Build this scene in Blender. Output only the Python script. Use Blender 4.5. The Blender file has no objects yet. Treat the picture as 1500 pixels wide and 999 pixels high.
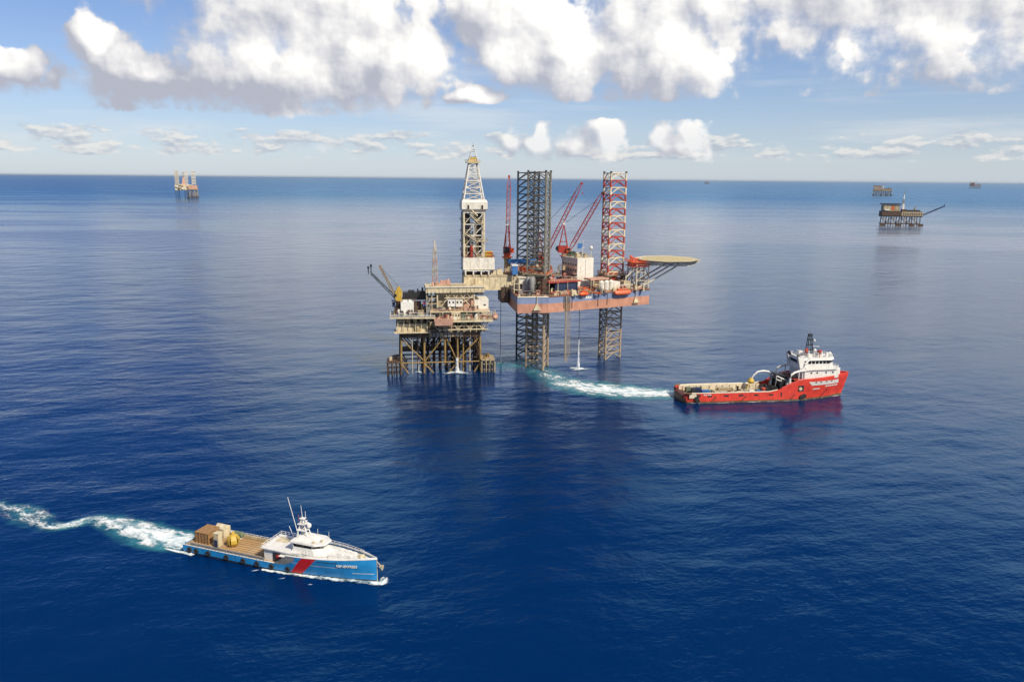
import bpy, bmesh, math, random
from mathutils import Vector, Matrix
R = math.radians
random.seed(7)
scene = bpy.context.scene
col = scene.collection

# ---------------------------------------------------------------- camera
cam = bpy.data.cameras.new('camera')
cam.sensor_width = 36.0
cam.lens = 28.0
cam.clip_start = 1.0
cam.clip_end = 900000.0
cam_o = bpy.data.objects.new('camera', cam)
col.objects.link(cam_o)
cam_o.matrix_world = (Matrix.Translation((0, 0, 100)) @ Matrix.Rotation(R(90 - 11.53), 4, 'X')
                      @ Matrix.Rotation(R(0.5), 4, 'Z'))
scene.camera = cam_o

# ---------------------------------------------------------------- light
SUN_EL, SUN_AZ = 44.0, 138.0          # azimuth clockwise from +Y (view direction): behind the camera, to its right
sun = bpy.data.lights.new('sun', 'SUN')
sun.energy = 5.0
sun.angle = R(0.53)
sun.color = (1.0, 0.90, 0.74)
sun_o = bpy.data.objects.new('sun', sun)
col.objects.link(sun_o)
sd = Vector((math.sin(R(SUN_AZ)) * math.cos(R(SUN_EL)), math.cos(R(SUN_AZ)) * math.cos(R(SUN_EL)), math.sin(R(SUN_EL))))
sun_o.rotation_euler = sd.to_track_quat('Z', 'Y').to_euler()
sun_o.location = (0, 0, 300)

scene.view_settings.view_transform = 'Standard'
scene.view_settings.look = 'None'
scene.view_settings.exposure = 0.0
scene.view_settings.gamma = 1.0
scene.view_settings.use_curve_mapping = False
scene.cycles.use_denoising = True
scene.cycles.max_bounces = 6
scene.cycles.glossy_bounces = 3
scene.cycles.diffuse_bounces = 3
scene.cycles.transparent_max_bounces = 12
scene.cycles.caustics_reflective = False
scene.cycles.caustics_refractive = False
scene.cycles.sample_clamp_indirect = 4.0
scene.render.film_transparent = False


class NT:
    """small helper to write node trees as expressions"""
    def __init__(self, tree):
        self.t = tree

    def node(self, kind, **props):
        n = self.t.nodes.new(kind)
        for k, v in props.items():
            setattr(n, k, v)
        return n

    def put(self, sock, v):
        if isinstance(v, bpy.types.NodeSocket):
            self.t.links.new(v, sock)
        elif v is not None:
            if hasattr(sock.default_value, '__len__'):
                v = tuple(v)
                sock.default_value = v if len(v) == len(sock.default_value) else v + (1.0,)
            else:
                sock.default_value = v

    def m(self, op, a, b=None, c=None, clamp=False):
        n = self.node('ShaderNodeMath', operation=op, use_clamp=clamp)
        self.put(n.inputs[0], a)
        if b is not None:
            self.put(n.inputs[1], b)
        if c is not None:
            self.put(n.inputs[2], c)
        return n.outputs[0]

    def v(self, op, a, b=None, scale=None):
        n = self.node('ShaderNodeVectorMath', operation=op)
        self.put(n.inputs[0], a)
        if b is not None:
            self.put(n.inputs[1], b)
        if scale is not None:
            self.put(n.inputs['Scale'], scale)
        return n.outputs['Value' if op in ('LENGTH', 'DOT_PRODUCT', 'DISTANCE') else 'Vector']

    def sep(self, a):
        n = self.node('ShaderNodeSeparateXYZ')
        self.put(n.inputs[0], a)
        return n.outputs

    def comb(self, x=0.0, y=0.0, z=0.0):
        n = self.node('ShaderNodeCombineXYZ')
        for s, q in zip(n.inputs, (x, y, z)):
            self.put(s, q)
        return n.outputs[0]

    def noise(self, vec, scale, detail=4.0, rough=0.5, lac=2.0, dist=0.0, dim='3D', out=0, w=None):
        n = self.node('ShaderNodeTexNoise', noise_dimensions=dim)
        self.put(n.inputs['Vector'], vec)
        n.inputs['Scale'].default_value = scale
        n.inputs['Detail'].default_value = detail
        n.inputs['Roughness'].default_value = rough
        n.inputs['Lacunarity'].default_value = lac
        n.inputs['Distortion'].default_value = dist
        return n.outputs[out]

    def voro(self, vec, scale, detail=0.0, rough=0.5, feature='F1', smooth=None, dim='2D'):
        n = self.node('ShaderNodeTexVoronoi', voronoi_dimensions=dim, feature=feature)
        self.put(n.inputs['Vector'], vec)
        n.inputs['Scale'].default_value = scale
        n.inputs['Detail'].default_value = detail
        n.inputs['Roughness'].default_value = rough
        if smooth is not None:
            n.inputs['Smoothness'].default_value = smooth
        return n.outputs['Distance']

    def ramp(self, x, lo, hi, a=0.0, b=1.0, smooth=True):
        n = self.node('ShaderNodeMapRange', interpolation_type='SMOOTHSTEP' if smooth else 'LINEAR')
        self.put(n.inputs['Value'], x)
        for nm, q in (('From Min', lo), ('From Max', hi), ('To Min', a), ('To Max', b)):
            self.put(n.inputs[nm], q)
        return n.outputs[0]

    def mix(self, f, a, b, blend='MIX'):
        n = self.node('ShaderNodeMix', data_type='RGBA', blend_type=blend, clamp_factor=True)
        self.put(n.inputs[0], f)
        self.put(n.inputs[6], a)
        self.put(n.inputs[7], b)
        return n.outputs[2]


# ---------------------------------------------------------------- sky
world = bpy.data.worlds.new('World')
scene.world = world
world.use_nodes = True
wt = world.node_tree
wt.nodes.clear()
w = NT(wt)
SKY_STRENGTH = 0.1
skyn = w.node('ShaderNodeTexSky', sky_type='NISHITA', sun_disc=False)
skyn.sun_elevation = R(SUN_EL)
skyn.sun_rotation = R(SUN_AZ)
skyn.altitude = 100.0
skyn.air_density = 1.0
skyn.dust_density = 0.1
skyn.ozone_density = 3.0
dirn = w.v('NORMALIZE', w.node('ShaderNodeTexCoord').outputs['Generated'])
dx, dy, dz = w.sep(dirn)
az = w.m('MULTIPLY', w.m('ARCTAN2', dx, dy), 57.2958)
el = w.m('MULTIPLY', w.m('ARCSINE', dz), 57.2958)
P = w.comb(az, el, 0.0)
# cumulus banks in degrees of azimuth and elevation: centre and radii
BANKS = [(-13.6, 11.6, 10.4, 7.2), (-13.2, 18.5, 8.0, 7.5), (-16.0, 6.5, 8.8, 4.4), (-23.6, 5.9, 4.6, 2.2), (-9.0, 7.6, 6.4, 3.6),
         (-26.8, 7.9, 2.0, 1.8), (-31.6, 5.9, 3.4, 1.4), (-2.6, 5.4, 2.7, 0.95), (-0.8, 10.6, 5.2, 4.2),
         (3.2, 8.4, 6.4, 4.4), (9.6, 9.0, 7.6, 5.0), (13.0, 12.4, 6.0, 5.6), (11.4, 18.0, 6.0, 7.0), (30.0, 12.8, 16.0, 8.2),
         (20.4, 13.4, 9.5, 6.0), (0.7, 2.4, 1.3, 1.0), (1.9, 3.0, 1.2, 1.6), (4.6, 2.3, 1.9, 1.2), (6.3, 2.9, 1.9, 1.7), (10.6, 2.3, 1.6, 1.2), (11.9, 3.0, 1.6, 1.8)]


def field_group():
    g = bpy.data.node_groups.new('cumulus field', 'ShaderNodeTree')
    g.interface.new_socket('P', in_out='INPUT', socket_type='NodeSocketVector')
    g.interface.new_socket('Height', in_out='OUTPUT', socket_type='NodeSocketFloat')
    g.interface.new_socket('Bank', in_out='OUTPUT', socket_type='NodeSocketFloat')
    k = NT(g)
    p = k.node('NodeGroupInput').outputs['P']
    out = k.node('NodeGroupOutput')
    wz = k.noise(p, 0.30, 2.0, 0.55, dim='2D', out=1)
    pw = k.v('ADD', p, k.v('MULTIPLY', k.v('SUBTRACT', wz, (0.5, 0.5, 0.5)), (3.0, 1.7, 0.0)))
    acc = None
    for (a, e, ra, re) in BANKS:
        d = k.v('LENGTH', k.v('MULTIPLY', k.v('SUBTRACT', pw, (a, e, 0)), (1 / ra, 1 / re, 0)))
        acc = d if acc is None else k.m('SMOOTH_MIN', acc, d, 0.14)
    bank = k.m('SUBTRACT', 1.0, acc)
    fb = k.noise(p, 0.36, 6.0, 0.52, dim='2D')
    pv = k.v('ADD', p, k.comb(k.m('MULTIPLY', fb, 1.6), k.m('MULTIPLY', fb, -1.2), 0.0))
    vo = k.voro(pv, 0.33, 2.0, 0.55)
    h = k.m('ADD', k.m('MULTIPLY', bank, 1.9), k.m('MULTIPLY', k.m('SUBTRACT', 0.45, vo), 0.62))
    h = k.m('ADD', h, k.m('MULTIPLY', k.m('SUBTRACT', fb, 0.5), 1.15))
    g.links.new(h, out.inputs['Height'])
    g.links.new(bank, out.inputs['Bank'])
    return g


fg = field_group()


def field(p):
    n = w.node('ShaderNodeGroup', node_tree=fg)
    w.put(n.inputs[0], p)
    return n.outputs


f0 = field(P)
f1 = field(w.v('ADD', P, (1.15, 0.75, 0.0)))
lit = w.m('SUBTRACT', f0[0], f1[0])
big = w.m('SUBTRACT', f0[1], f1[1])
# open sky elsewhere: the same broken cumulus cover carried on over the rest of the dome
hi = w.noise(dirn, 3.2, 4.0, 0.56)
outside = w.m('MAXIMUM', w.ramp(el, 27.0, 36.0), w.ramp(w.m('ABSOLUTE', az), 34.0, 42.0))
outside = w.m('MULTIPLY', outside, w.ramp(el, 2.0, 6.0))
inside = w.m('SUBTRACT', 1.0, outside)
hgt = w.m('ADD', w.m('MULTIPLY', f0[0], inside), w.m('MULTIPLY', w.m('MULTIPLY', w.m('SUBTRACT', hi, 0.63), 4.0), outside))
fine0 = w.noise(P, 1.25, 5.0, 0.6, dim='2D')
edge = w.m('ADD', hgt, w.m('MULTIPLY', w.m('SUBTRACT', fine0, 0.5), w.ramp(el, 3.6, 5.4, 1.7, 0.7)))
cut = w.m('SUBTRACT', el, w.ramp(az, -9.0, -2.0, 3.7, 4.9))
edge = w.m('SUBTRACT', edge, w.m('MULTIPLY', w.m('MULTIPLY', w.ramp(cut, 0.55, -0.3), w.ramp(cut, -1.0, -0.6)), 1.5))
edge = w.m('ADD', edge, w.m('ADD', 0.27, w.m('MULTIPLY', w.m('MULTIPLY', w.ramp(az, 15.0, 20.0), w.ramp(el, 7.8, 10.5)), 0.55)))
soft = w.noise(w.v('ADD', P, (5.0, 3.0, 0.0)), 0.12, 2.0, 0.5, dim='2D')
# sunlit billows end crisply, shaded undersides fray out
alpha = w.ramp(edge, -0.08, w.m('MULTIPLY', w.ramp(soft, 0.36, 0.66, 0.7, 1.2), w.m('MAXIMUM', w.ramp(lit, -0.35, 0.45, 1.15, 0.42), w.ramp(el, 3.8, 5.2, 0.95, 0.0))))
fb_tone = w.noise(w.v('ADD', P, (31.0, 7.0, 0.0)), 0.22, 3.0, 0.5, dim='2D')
fine1 = w.noise(w.v('ADD', P, (0.20, 0.20, 0.0)), 1.25, 5.0, 0.6, dim='2D')
light = w.m('ADD', w.m('MULTIPLY', lit, 0.46), w.m('MULTIPLY', big, 0.55))
light = w.m('ADD', w.m('MULTIPLY', light, inside), w.m('MULTIPLY', w.m('SUBTRACT', fine0, fine1), 0.34))
light = w.m('ADD', light, w.m('MULTIPLY', w.m('SUBTRACT', fb_tone, 0.48), 1.0))
# cumulus bases share one level and sit in their own shade
light = w.m('SUBTRACT', light, w.m('MULTIPLY', w.m('MULTIPLY', w.ramp(el, 8.0, 4.4), w.ramp(el, 3.6, 4.6)), 0.46))
# the western end of the bank lies in the shade of the tall cloud
light = w.m('SUBTRACT', light, w.m('MULTIPLY', w.ramp(az, -17.5, -21.5), 0.40))
light = w.m('POWER', w.ramp(light, -0.58, 0.44, smooth=False), 1.15)
# low far cumulus in rows, and thin high streaks
rowp = w.v('MULTIPLY', P, (0.34, 0.95, 0.0))
row = w.noise(rowp, 1.0, 5.0, 0.6, dim='2D')
row1 = w.noise(w.v('ADD', rowp, (0.05, 0.22, 0.0)), 1.0, 5.0, 0.6, dim='2D')
band = w.m('MULTIPLY', w.ramp(el, 0.35, 1.6), w.ramp(el, 4.2, 2.7))
rowh = w.m('SUBTRACT', w.m('MULTIPLY', row, band), 0.44)
rowa = w.m('MULTIPLY', w.ramp(rowh, 0.0, 0.13), 0.8)
rowl = w.ramp(w.m('SUBTRACT', row, row1), -0.12, 0.16)
wisp = w.noise(w.v('MULTIPLY', P, (0.05, 0.6, 0.0)), 1.0, 4.0, 0.55, dim='2D')
wispa = w.m('MULTIPLY', w.ramp(wisp, 0.45, 0.75), w.m('MULTIPLY', w.m('MULTIPLY', w.ramp(el, 0.5, 3.0), w.ramp(el, 9.0, 5.5)), 0.45))
pale = w.m('POWER', 2.718, w.m('MULTIPLY', w.m('MAXIMUM', el, 0.0), -0.22))
S = 1.0 / SKY_STRENGTH
lit_c = (1.26 * S, 1.225 * S, 1.15 * S)
shade_c = (0.47 * S, 0.49 * S, 0.575 * S)
skyc = w.mix(1.0, skyn.outputs[0], (0.78, 0.84, 1.06), 'MULTIPLY')
c = w.mix(w.m('MULTIPLY', pale, 0.75), skyc, (0.58 * S, 0.66 * S, 0.75 * S))
c = w.mix(wispa, c, (0.80 * S, 0.81 * S, 0.82 * S))
c = w.mix(rowa, c, w.mix(rowl, (0.47 * S, 0.53 * S, 0.62 * S), (0.84 * S, 0.83 * S, 0.80 * S)))
light = w.m('MULTIPLY', light, w.ramp(el, 2.6, 6.0, 0.62, 1.0))
c = w.mix(w.m('MULTIPLY', alpha, w.ramp(el, 1.0, 5.0, 0.72, 1.0)), c, w.mix(light, shade_c, lit_c))
bg = w.node('ShaderNodeBackground')
bg.inputs['Strength'].default_value = SKY_STRENGTH
w.put(bg.inputs['Color'], c)
wo = w.node('ShaderNodeOutputWorld')
wt.links.new(bg.outputs[0], wo.inputs['Surface'])
world.cycles.sampling_method = 'MANUAL'
world.cycles.sample_map_resolution = 256


# ---------------------------------------------------------------- materials
def new_mat(name):
    m = bpy.data.materials.new(name)
    m.use_nodes = True
    m.node_tree.nodes.clear()
    k = NT(m.node_tree)
    b = k.node('ShaderNodeBsdfPrincipled')
    o = k.node('ShaderNodeOutputMaterial')
    m.node_tree.links.new(b.outputs[0], o.inputs['Surface'])
    return m, k, b, o

# ---------------------------------------------------------------- sea
def sea_material():
    m = bpy.data.materials.new('sea_water')
    m.use_nodes = True
    m.node_tree.nodes.clear()
    k = NT(m.node_tree)
    o = k.node('ShaderNodeOutputMaterial')
    body = k.node('ShaderNodeBsdfDiffuse')
    body.inputs['Color'].default_value = (0.0, 0.0170, 0.080, 1)
    gloss = k.node('ShaderNodeBsdfGlossy')
    fres = k.node('ShaderNodeFresnel')
    fres.inputs['IOR'].default_value = 1.40
    mixs = k.node('ShaderNodeMixShader')
    pos = k.node('ShaderNodeNewGeometry').outputs['Position']
    # calm slicks and ruffled streaks, long across the wind; the open sea far out is ruffled all over
    dist = k.v('LENGTH', pos)
    streak = k.noise(k.v('MULTIPLY', pos, (0.0011, 0.0042, 0.0)), 1.0, 5.0, 0.6, dim='2D')
    near_r = k.ramp(dist, 150.0, 1500.0, 0.06, 0.14, smooth=False)
    rough = k.m('ADD', near_r, k.m('MULTIPLY', k.ramp(streak, 0.40, 0.62), k.ramp(dist, 500.0, 1800.0, 0.02, 0.17)))
    k.put(gloss.inputs['Roughness'], k.m('ADD', rough, k.ramp(dist, 2500.0, 9000.0, 0.0, 0.14)))
    p = k.v('MULTIPLY', pos, (1.0, 1.0, 0.0))
    rot = k.node('ShaderNodeVectorRotate', rotation_type='Z_AXIS')
    k.put(rot.inputs['Vector'], p)
    rot.inputs['Angle'].default_value = R(-14)
    pr = k.v('MULTIPLY', rot.outputs[0], (0.6, 1.0, 1.0))
    swell = k.noise(pr, 0.035, 2.0, 0.5, dim='2D')
    waves = k.noise(pr, 0.16, 4.0, 0.6, dim='2D')
    chop = k.noise(pr, 0.8, 4.0, 0.62, dim='2D')
    h = k.m('ADD', k.m('MULTIPLY', swell, 1.5), k.m('ADD', k.m('MULTIPLY', waves, 0.42), k.m('MULTIPLY', chop, 0.09)))
    # wind streaks and slicks: patches where the small chop is weaker
    patch = k.noise(k.v('MULTIPLY', pos, (0.012, 0.03, 0.0)), 0.5, 4.0, 0.6, dim='2D')
    bump = k.node('ShaderNodeBump')
    bump.inputs['Distance'].default_value = 1.0
    k.put(bump.inputs['Strength'], k.ramp(patch, 0.35, 0.65, 0.6, 1.0))
    k.put(bump.inputs['Height'], h)
    for nd in (body, gloss, fres):
        k.put(nd.inputs['Normal'], bump.outputs[0])
    # reflections tinted by hand: bluer at steep angles and far out, near white otherwise
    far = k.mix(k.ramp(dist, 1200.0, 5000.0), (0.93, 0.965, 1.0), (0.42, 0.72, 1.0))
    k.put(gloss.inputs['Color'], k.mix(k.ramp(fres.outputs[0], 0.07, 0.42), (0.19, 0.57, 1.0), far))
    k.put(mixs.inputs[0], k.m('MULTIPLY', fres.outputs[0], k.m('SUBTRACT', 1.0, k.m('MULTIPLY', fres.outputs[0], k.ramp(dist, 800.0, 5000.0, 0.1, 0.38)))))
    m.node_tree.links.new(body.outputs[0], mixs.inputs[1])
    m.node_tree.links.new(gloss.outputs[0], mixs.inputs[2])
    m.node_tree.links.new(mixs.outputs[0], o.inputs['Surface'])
    return m


def sea_mesh():
    me = bpy.data.meshes.new('sea')
    xs = [-120000, -60000, -8000, -1500, -400, 0, 400, 1500, 8000, 60000, 120000]
    ys = [-120000, -60000, -8000, -1000, 0, 300, 700, 1500, 8000, 60000, 120000]
    vs = [(x, y, 0.0) for y in ys for x in xs]
    n = len(xs)
    fs = [(j * n + i, j * n + i + 1, (j + 1) * n + i + 1, (j + 1) * n + i) for j in range(len(ys) - 1) for i in range(n - 1)]
    me.from_pydata(vs, [], fs)
    me.materials.append(sea_material())
    o = bpy.data.objects.new('sea', me)
    o['kind'] = 'structure'
    o['label'] = 'deep blue open sea with small wind waves reaching the horizon'
    col.objects.link(o)
    return o


sea = sea_mesh()

# ---------------------------------------------------------------- paint and steel
MATS = {}


def paint(name, c, rust=0.25, rough=0.55, grime=0.3, scale=0.5, metal=0.0, rustc=(0.16, 0.065, 0.025)):
    """weathered paint: slightly uneven colour, rust runs and patches"""
    m, k, b, o = new_mat(name)
    pos = k.node('ShaderNodeNewGeometry').outputs['Position']
    n1 = k.noise(pos, scale, 4.0, 0.62)
    n2 = k.noise(k.v('MULTIPLY', pos, (1.0, 1.0, 0.12)), scale * 3.0, 3.0, 0.6)
    base = k.mix(k.ramp(n1, 0.3, 0.72), c, tuple(x * (1 - grime) for x in c))
    # dirt runs down the plating, then rust
    run = k.ramp(n2, 0.46, 0.72)
    base = k.mix(k.m('MULTIPLY', run, min(0.6, 0.15 + grime * 0.7)), base, tuple(x * 0.42 for x in c))
    if rust > 0:
        rf = k.ramp(k.m('ADD', k.m('MULTIPLY', n2, 0.6), k.m('MULTIPLY', n1, 0.4)), 0.66 - 0.2 * rust, 0.74 - 0.12 * rust)
        base = k.mix(k.m('MULTIPLY', rf, min(0.9, 0.4 + rust * 0.5)), base, rustc)
    k.put(b.inputs['Base Color'], base)
    b.inputs['Roughness'].default_value = rough
    b.inputs['Metallic'].default_value = metal
    MATS[name] = m
    return m


paint('white', (0.78, 0.74, 0.65), 0.22, 0.5, 0.2)
paint('ship_white', (0.77, 0.755, 0.71), 0.12, 0.45, 0.14, rustc=(0.45, 0.36, 0.26))
paint('cream', (0.70, 0.60, 0.40), 0.42, 0.6, 0.34)
paint('beige', (0.56, 0.47, 0.30), 0.5, 0.65, 0.35)
paint('tan', (0.42, 0.33, 0.20), 0.5, 0.65, 0.35)
paint('jacket_yellow', (0.34, 0.22, 0.07), 0.6, 0.6, 0.4)
paint('jacket_dark', (0.04, 0.028, 0.02), 0.6, 0.75, 0.4)
paint('brown', (0.10, 0.06, 0.038), 0.5, 0.7, 0.35)
paint('grey', (0.26, 0.26, 0.25), 0.35, 0.55, 0.3)
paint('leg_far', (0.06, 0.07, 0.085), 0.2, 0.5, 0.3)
paint('leg_steel', (0.25, 0.235, 0.19), 0.4, 0.5, 0.35)
paint('dark_steel', (0.035, 0.04, 0.05), 0.25, 0.55, 0.3)
paint('black', (0.018, 0.018, 0.02), 0.0, 0.5, 0.2)
paint('leg_red', (0.45, 0.07, 0.045), 0.25, 0.5, 0.25)
paint('leg_white', (0.72, 0.63, 0.46), 0.35, 0.5, 0.25)
paint('leg_wet', (0.46, 0.35, 0.23), 0.55, 0.55, 0.4)
paint('crane_red', (0.42, 0.045, 0.028), 0.12, 0.5, 0.3)
paint('orange', (0.72, 0.11, 0.02), 0.1, 0.45, 0.2)
paint('boat_orange', (0.75, 0.17, 0.075), 0.0, 0.4, 0.15)
paint('salmon', (0.55, 0.27, 0.18), 0.34, 0.6, 0.28, 0.25, rustc=(0.20, 0.06, 0.03))
paint('hull_blue', (0.22, 0.28, 0.44), 0.34, 0.5, 0.25, 0.25, rustc=(0.05, 0.055, 0.08))
paint('oxide', (0.27, 0.085, 0.05), 0.3, 0.65, 0.3)
paint('deck_green', (0.16, 0.20, 0.13), 0.3, 0.65, 0.3)
paint('helideck_ochre', (0.56, 0.47, 0.25), 0.15, 0.7, 0.25)
paint('blue', (0.04, 0.16, 0.42), 0.1, 0.5, 0.25)
paint('navy', (0.02, 0.035, 0.09), 0.1, 0.5, 0.25)
paint('yellow', (0.58, 0.38, 0.05), 0.2, 0.55, 0.3)
paint('pink', (0.58, 0.33, 0.24), 0.3, 0.6, 0.25)
paint('ship_blue', (0.022, 0.27, 0.62), 0.10, 0.4, 0.22, 0.35, rustc=(0.03, 0.13, 0.30))
paint('ship_red', (0.74, 0.06, 0.035), 0.30, 0.42, 0.26, 0.35, rustc=(0.40, 0.045, 0.03))
paint('stripe_red', (0.62, 0.02, 0.025), 0.0, 0.35, 0.12)
paint('antifoul', (0.20, 0.11, 0.05), 0.3, 0.6, 0.4)
paint('boot_top', (0.03, 0.028, 0.028), 0.2, 0.6, 0.3)
paint('rubber', (0.016, 0.016, 0.017), 0.0, 0.75, 0.2)
paint('wood_crate', (0.36, 0.20, 0.08), 0.0, 0.75, 0.35, 1.2)
paint('cable', (0.03, 0.028, 0.028), 0.0, 0.6, 0.2)


def glass_mat():
    m, k, b, o = new_mat('window_glass')
    b.inputs['Base Color'].default_value = (0.012, 0.016, 0.02, 1)
    b.inputs['Roughness'].default_value = 0.06
    b.inputs['IOR'].default_value = 1.5
    MATS['glass'] = m


def plank_mat(name, c, angle):
    m, k, b, o = new_mat(name)
    tc = k.node('ShaderNodeTexCoord').outputs['Object']
    y = k.sep(tc)[1]
    x = k.sep(tc)[0]
    cell = k.m('FLOOR', k.m('MULTIPLY', y, 2.2))
    wn = k.node('ShaderNodeTexWhiteNoise', noise_dimensions='1D')
    k.put(wn.inputs['W'], cell)
    n = k.noise(k.v('MULTIPLY', tc, (0.3, 3.0, 1.0)), 0.9, 4.0, 0.6)
    f = k.m('ADD', k.m('MULTIPLY', wn.outputs[0], 0.45), k.m('MULTIPLY', n, 0.75))
    base = k.mix(f, tuple(q * 1.15 for q in c), tuple(q * 0.58 for q in c))
    big = k.ramp(k.noise(tc, 0.16, 3.0, 0.6), 0.5, 0.7)
    base = k.mix(k.m('MULTIPLY', big, 0.35), base, (0.30, 0.27, 0.22))
    k.put(b.inputs['Base Color'], base)
    b.inputs['Roughness'].default_value = 0.8
    MATS[name] = m


glass_mat()
plank_mat('deck_wood', (0.50, 0.32, 0.15), 0)
plank_mat('deck_pale', (0.50, 0.42, 0.29), 0)

# ---------------------------------------------------------------- building blocks
SHAPES = {}


def prim(kind, mat):
    key = (kind, mat)
    if key in SHAPES:
        return SHAPES[key]
    bm = bmesh.new()
    if kind == 'box':
        bmesh.ops.create_cube(bm, size=1.0)
    else:
        seg = int(kind[3:])
        bmesh.ops.create_cone(bm, cap_ends=True, segments=seg, radius1=1, radius2=1, depth=1,
                              matrix=Matrix.Translation((0, 0, 0.5)))
        if seg > 8:
            for f in bm.faces:
                f.smooth = len(f.verts) == 4
    me = bpy.data.meshes.new(kind)
    bm.to_mesh(me)
    bm.free()
    me.materials.append(MATS[mat])
    SHAPES[key] = me
    return me


def bar_matrix(p, q, r):
    p, q = Vector(p), Vector(q)
    d = q - p
    return (Matrix.Translation(p) @ d.to_track_quat('Z', 'Y').to_matrix().to_4x4()
            @ Matrix.Diagonal((r, r, d.length, 1)))


class Mesh:
    """collects boxes, tubes and faces into one mesh (one part)"""
    def __init__(self):
        self.v, self.f, self.mi = [], [], []

    def add(self, vs, fs, mi=0):
        n = len(self.v)
        self.v += [tuple(q) for q in vs]
        self.f += [tuple(i + n for i in f) for f in fs]
        self.mi += [mi] * len(fs)
        return self

    def box(self, c, s, rz=0.0, mi=0):
        a, b = math.cos(rz), math.sin(rz)
        vs = []
        for dz in (-.5, .5):
            for dx, dy in ((-.5, -.5), (.5, -.5), (.5, .5), (-.5, .5)):
                x, y = dx * s[0], dy * s[1]
                vs.append((c[0] + a * x - b * y, c[1] + b * x + a * y, c[2] + dz * s[2]))
        return self.add(vs, [(3, 2, 1, 0), (4, 5, 6, 7), (0, 1, 5, 4), (1, 2, 6, 5), (2, 3, 7, 6), (3, 0, 4, 7)], mi)

    def tube(self, pts, r, n=6, mi=0, caps=True):
        pts = [Vector(p) for p in pts]
        rs = r if isinstance(r, (list, tuple)) else [r] * len(pts)
        vs, fs = [], []
        for i, p in enumerate(pts):
            d = (pts[min(i + 1, len(pts) - 1)] - pts[max(i - 1, 0)]).normalized()
            a = d.orthogonal() if abs(d.z) > 0.9 else d.cross(Vector((0, 0, 1)))
            a.normalize()
            b = d.cross(a)
            for j in range(n):
                t = 2 * math.pi * j / n
                vs.append(p + (a * math.cos(t) + b * math.sin(t)) * rs[i])
        for i in range(len(pts) - 1):
            for j in range(n):
                fs.append((i * n + j, i * n + (j + 1) % n, (i + 1) * n + (j + 1) % n, (i + 1) * n + j))
        if caps:
            fs.append(tuple(range(n))[::-1])
            fs.append(tuple((len(pts) - 1) * n + j for j in range(n)))
        return self.add(vs, fs, mi)

    def lathe(self, prof, c=(0, 0, 0), n=14, axis='z', mi=0):
        vs, fs = [], []
        for (r, h) in prof:
            for j in range(n):
                t = 2 * math.pi * j / n
                a, b = r * math.cos(t), r * math.sin(t)
                q = {'z': (a, b, h), 'x': (h, a, b), 'y': (b, h, a)}[axis]
                vs.append((c[0] + q[0], c[1] + q[1], c[2] + q[2]))
        for i in range(len(prof) - 1):
            for j in range(n):
                fs.append((i * n + j, i * n + (j + 1) % n, (i + 1) * n + (j + 1) % n, (i + 1) * n + j))
        fs.append(tuple(range(n))[::-1])
        fs.append(tuple((len(prof) - 1) * n + j for j in range(n)))
        return self.add(vs, fs, mi)

    def prism(self, poly, z0, z1, mi=0, top=None):
        n = len(poly)
        vs = [(x, y, z0) for x, y in poly] + [(x, y, z1) for x, y in (top or poly)]
        self.add(vs, [(i, (i + 1) % n, n + (i + 1) % n, n + i) for i in range(n)] + [tuple(range(n))[::-1], tuple(range(n, 2 * n))], mi)
        return self

    def rail(self, pts, h=1.1, step=2.5, r=0.06):
        for a, b in zip(pts[:-1], pts[1:]):
            a, b = Vector(a), Vector(b)
            n = max(1, round((b - a).length / step))
            for i in range(n + 1):
                p = a.lerp(b, i / n)
                self.tube([p, p + Vector((0, 0, h))], r, 4, caps=False)
            for z in (h * 0.5, h):
                self.tube([a + Vector((0, 0, z)), b + Vector((0, 0, z))], r, 4, caps=False)
        return self


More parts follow.
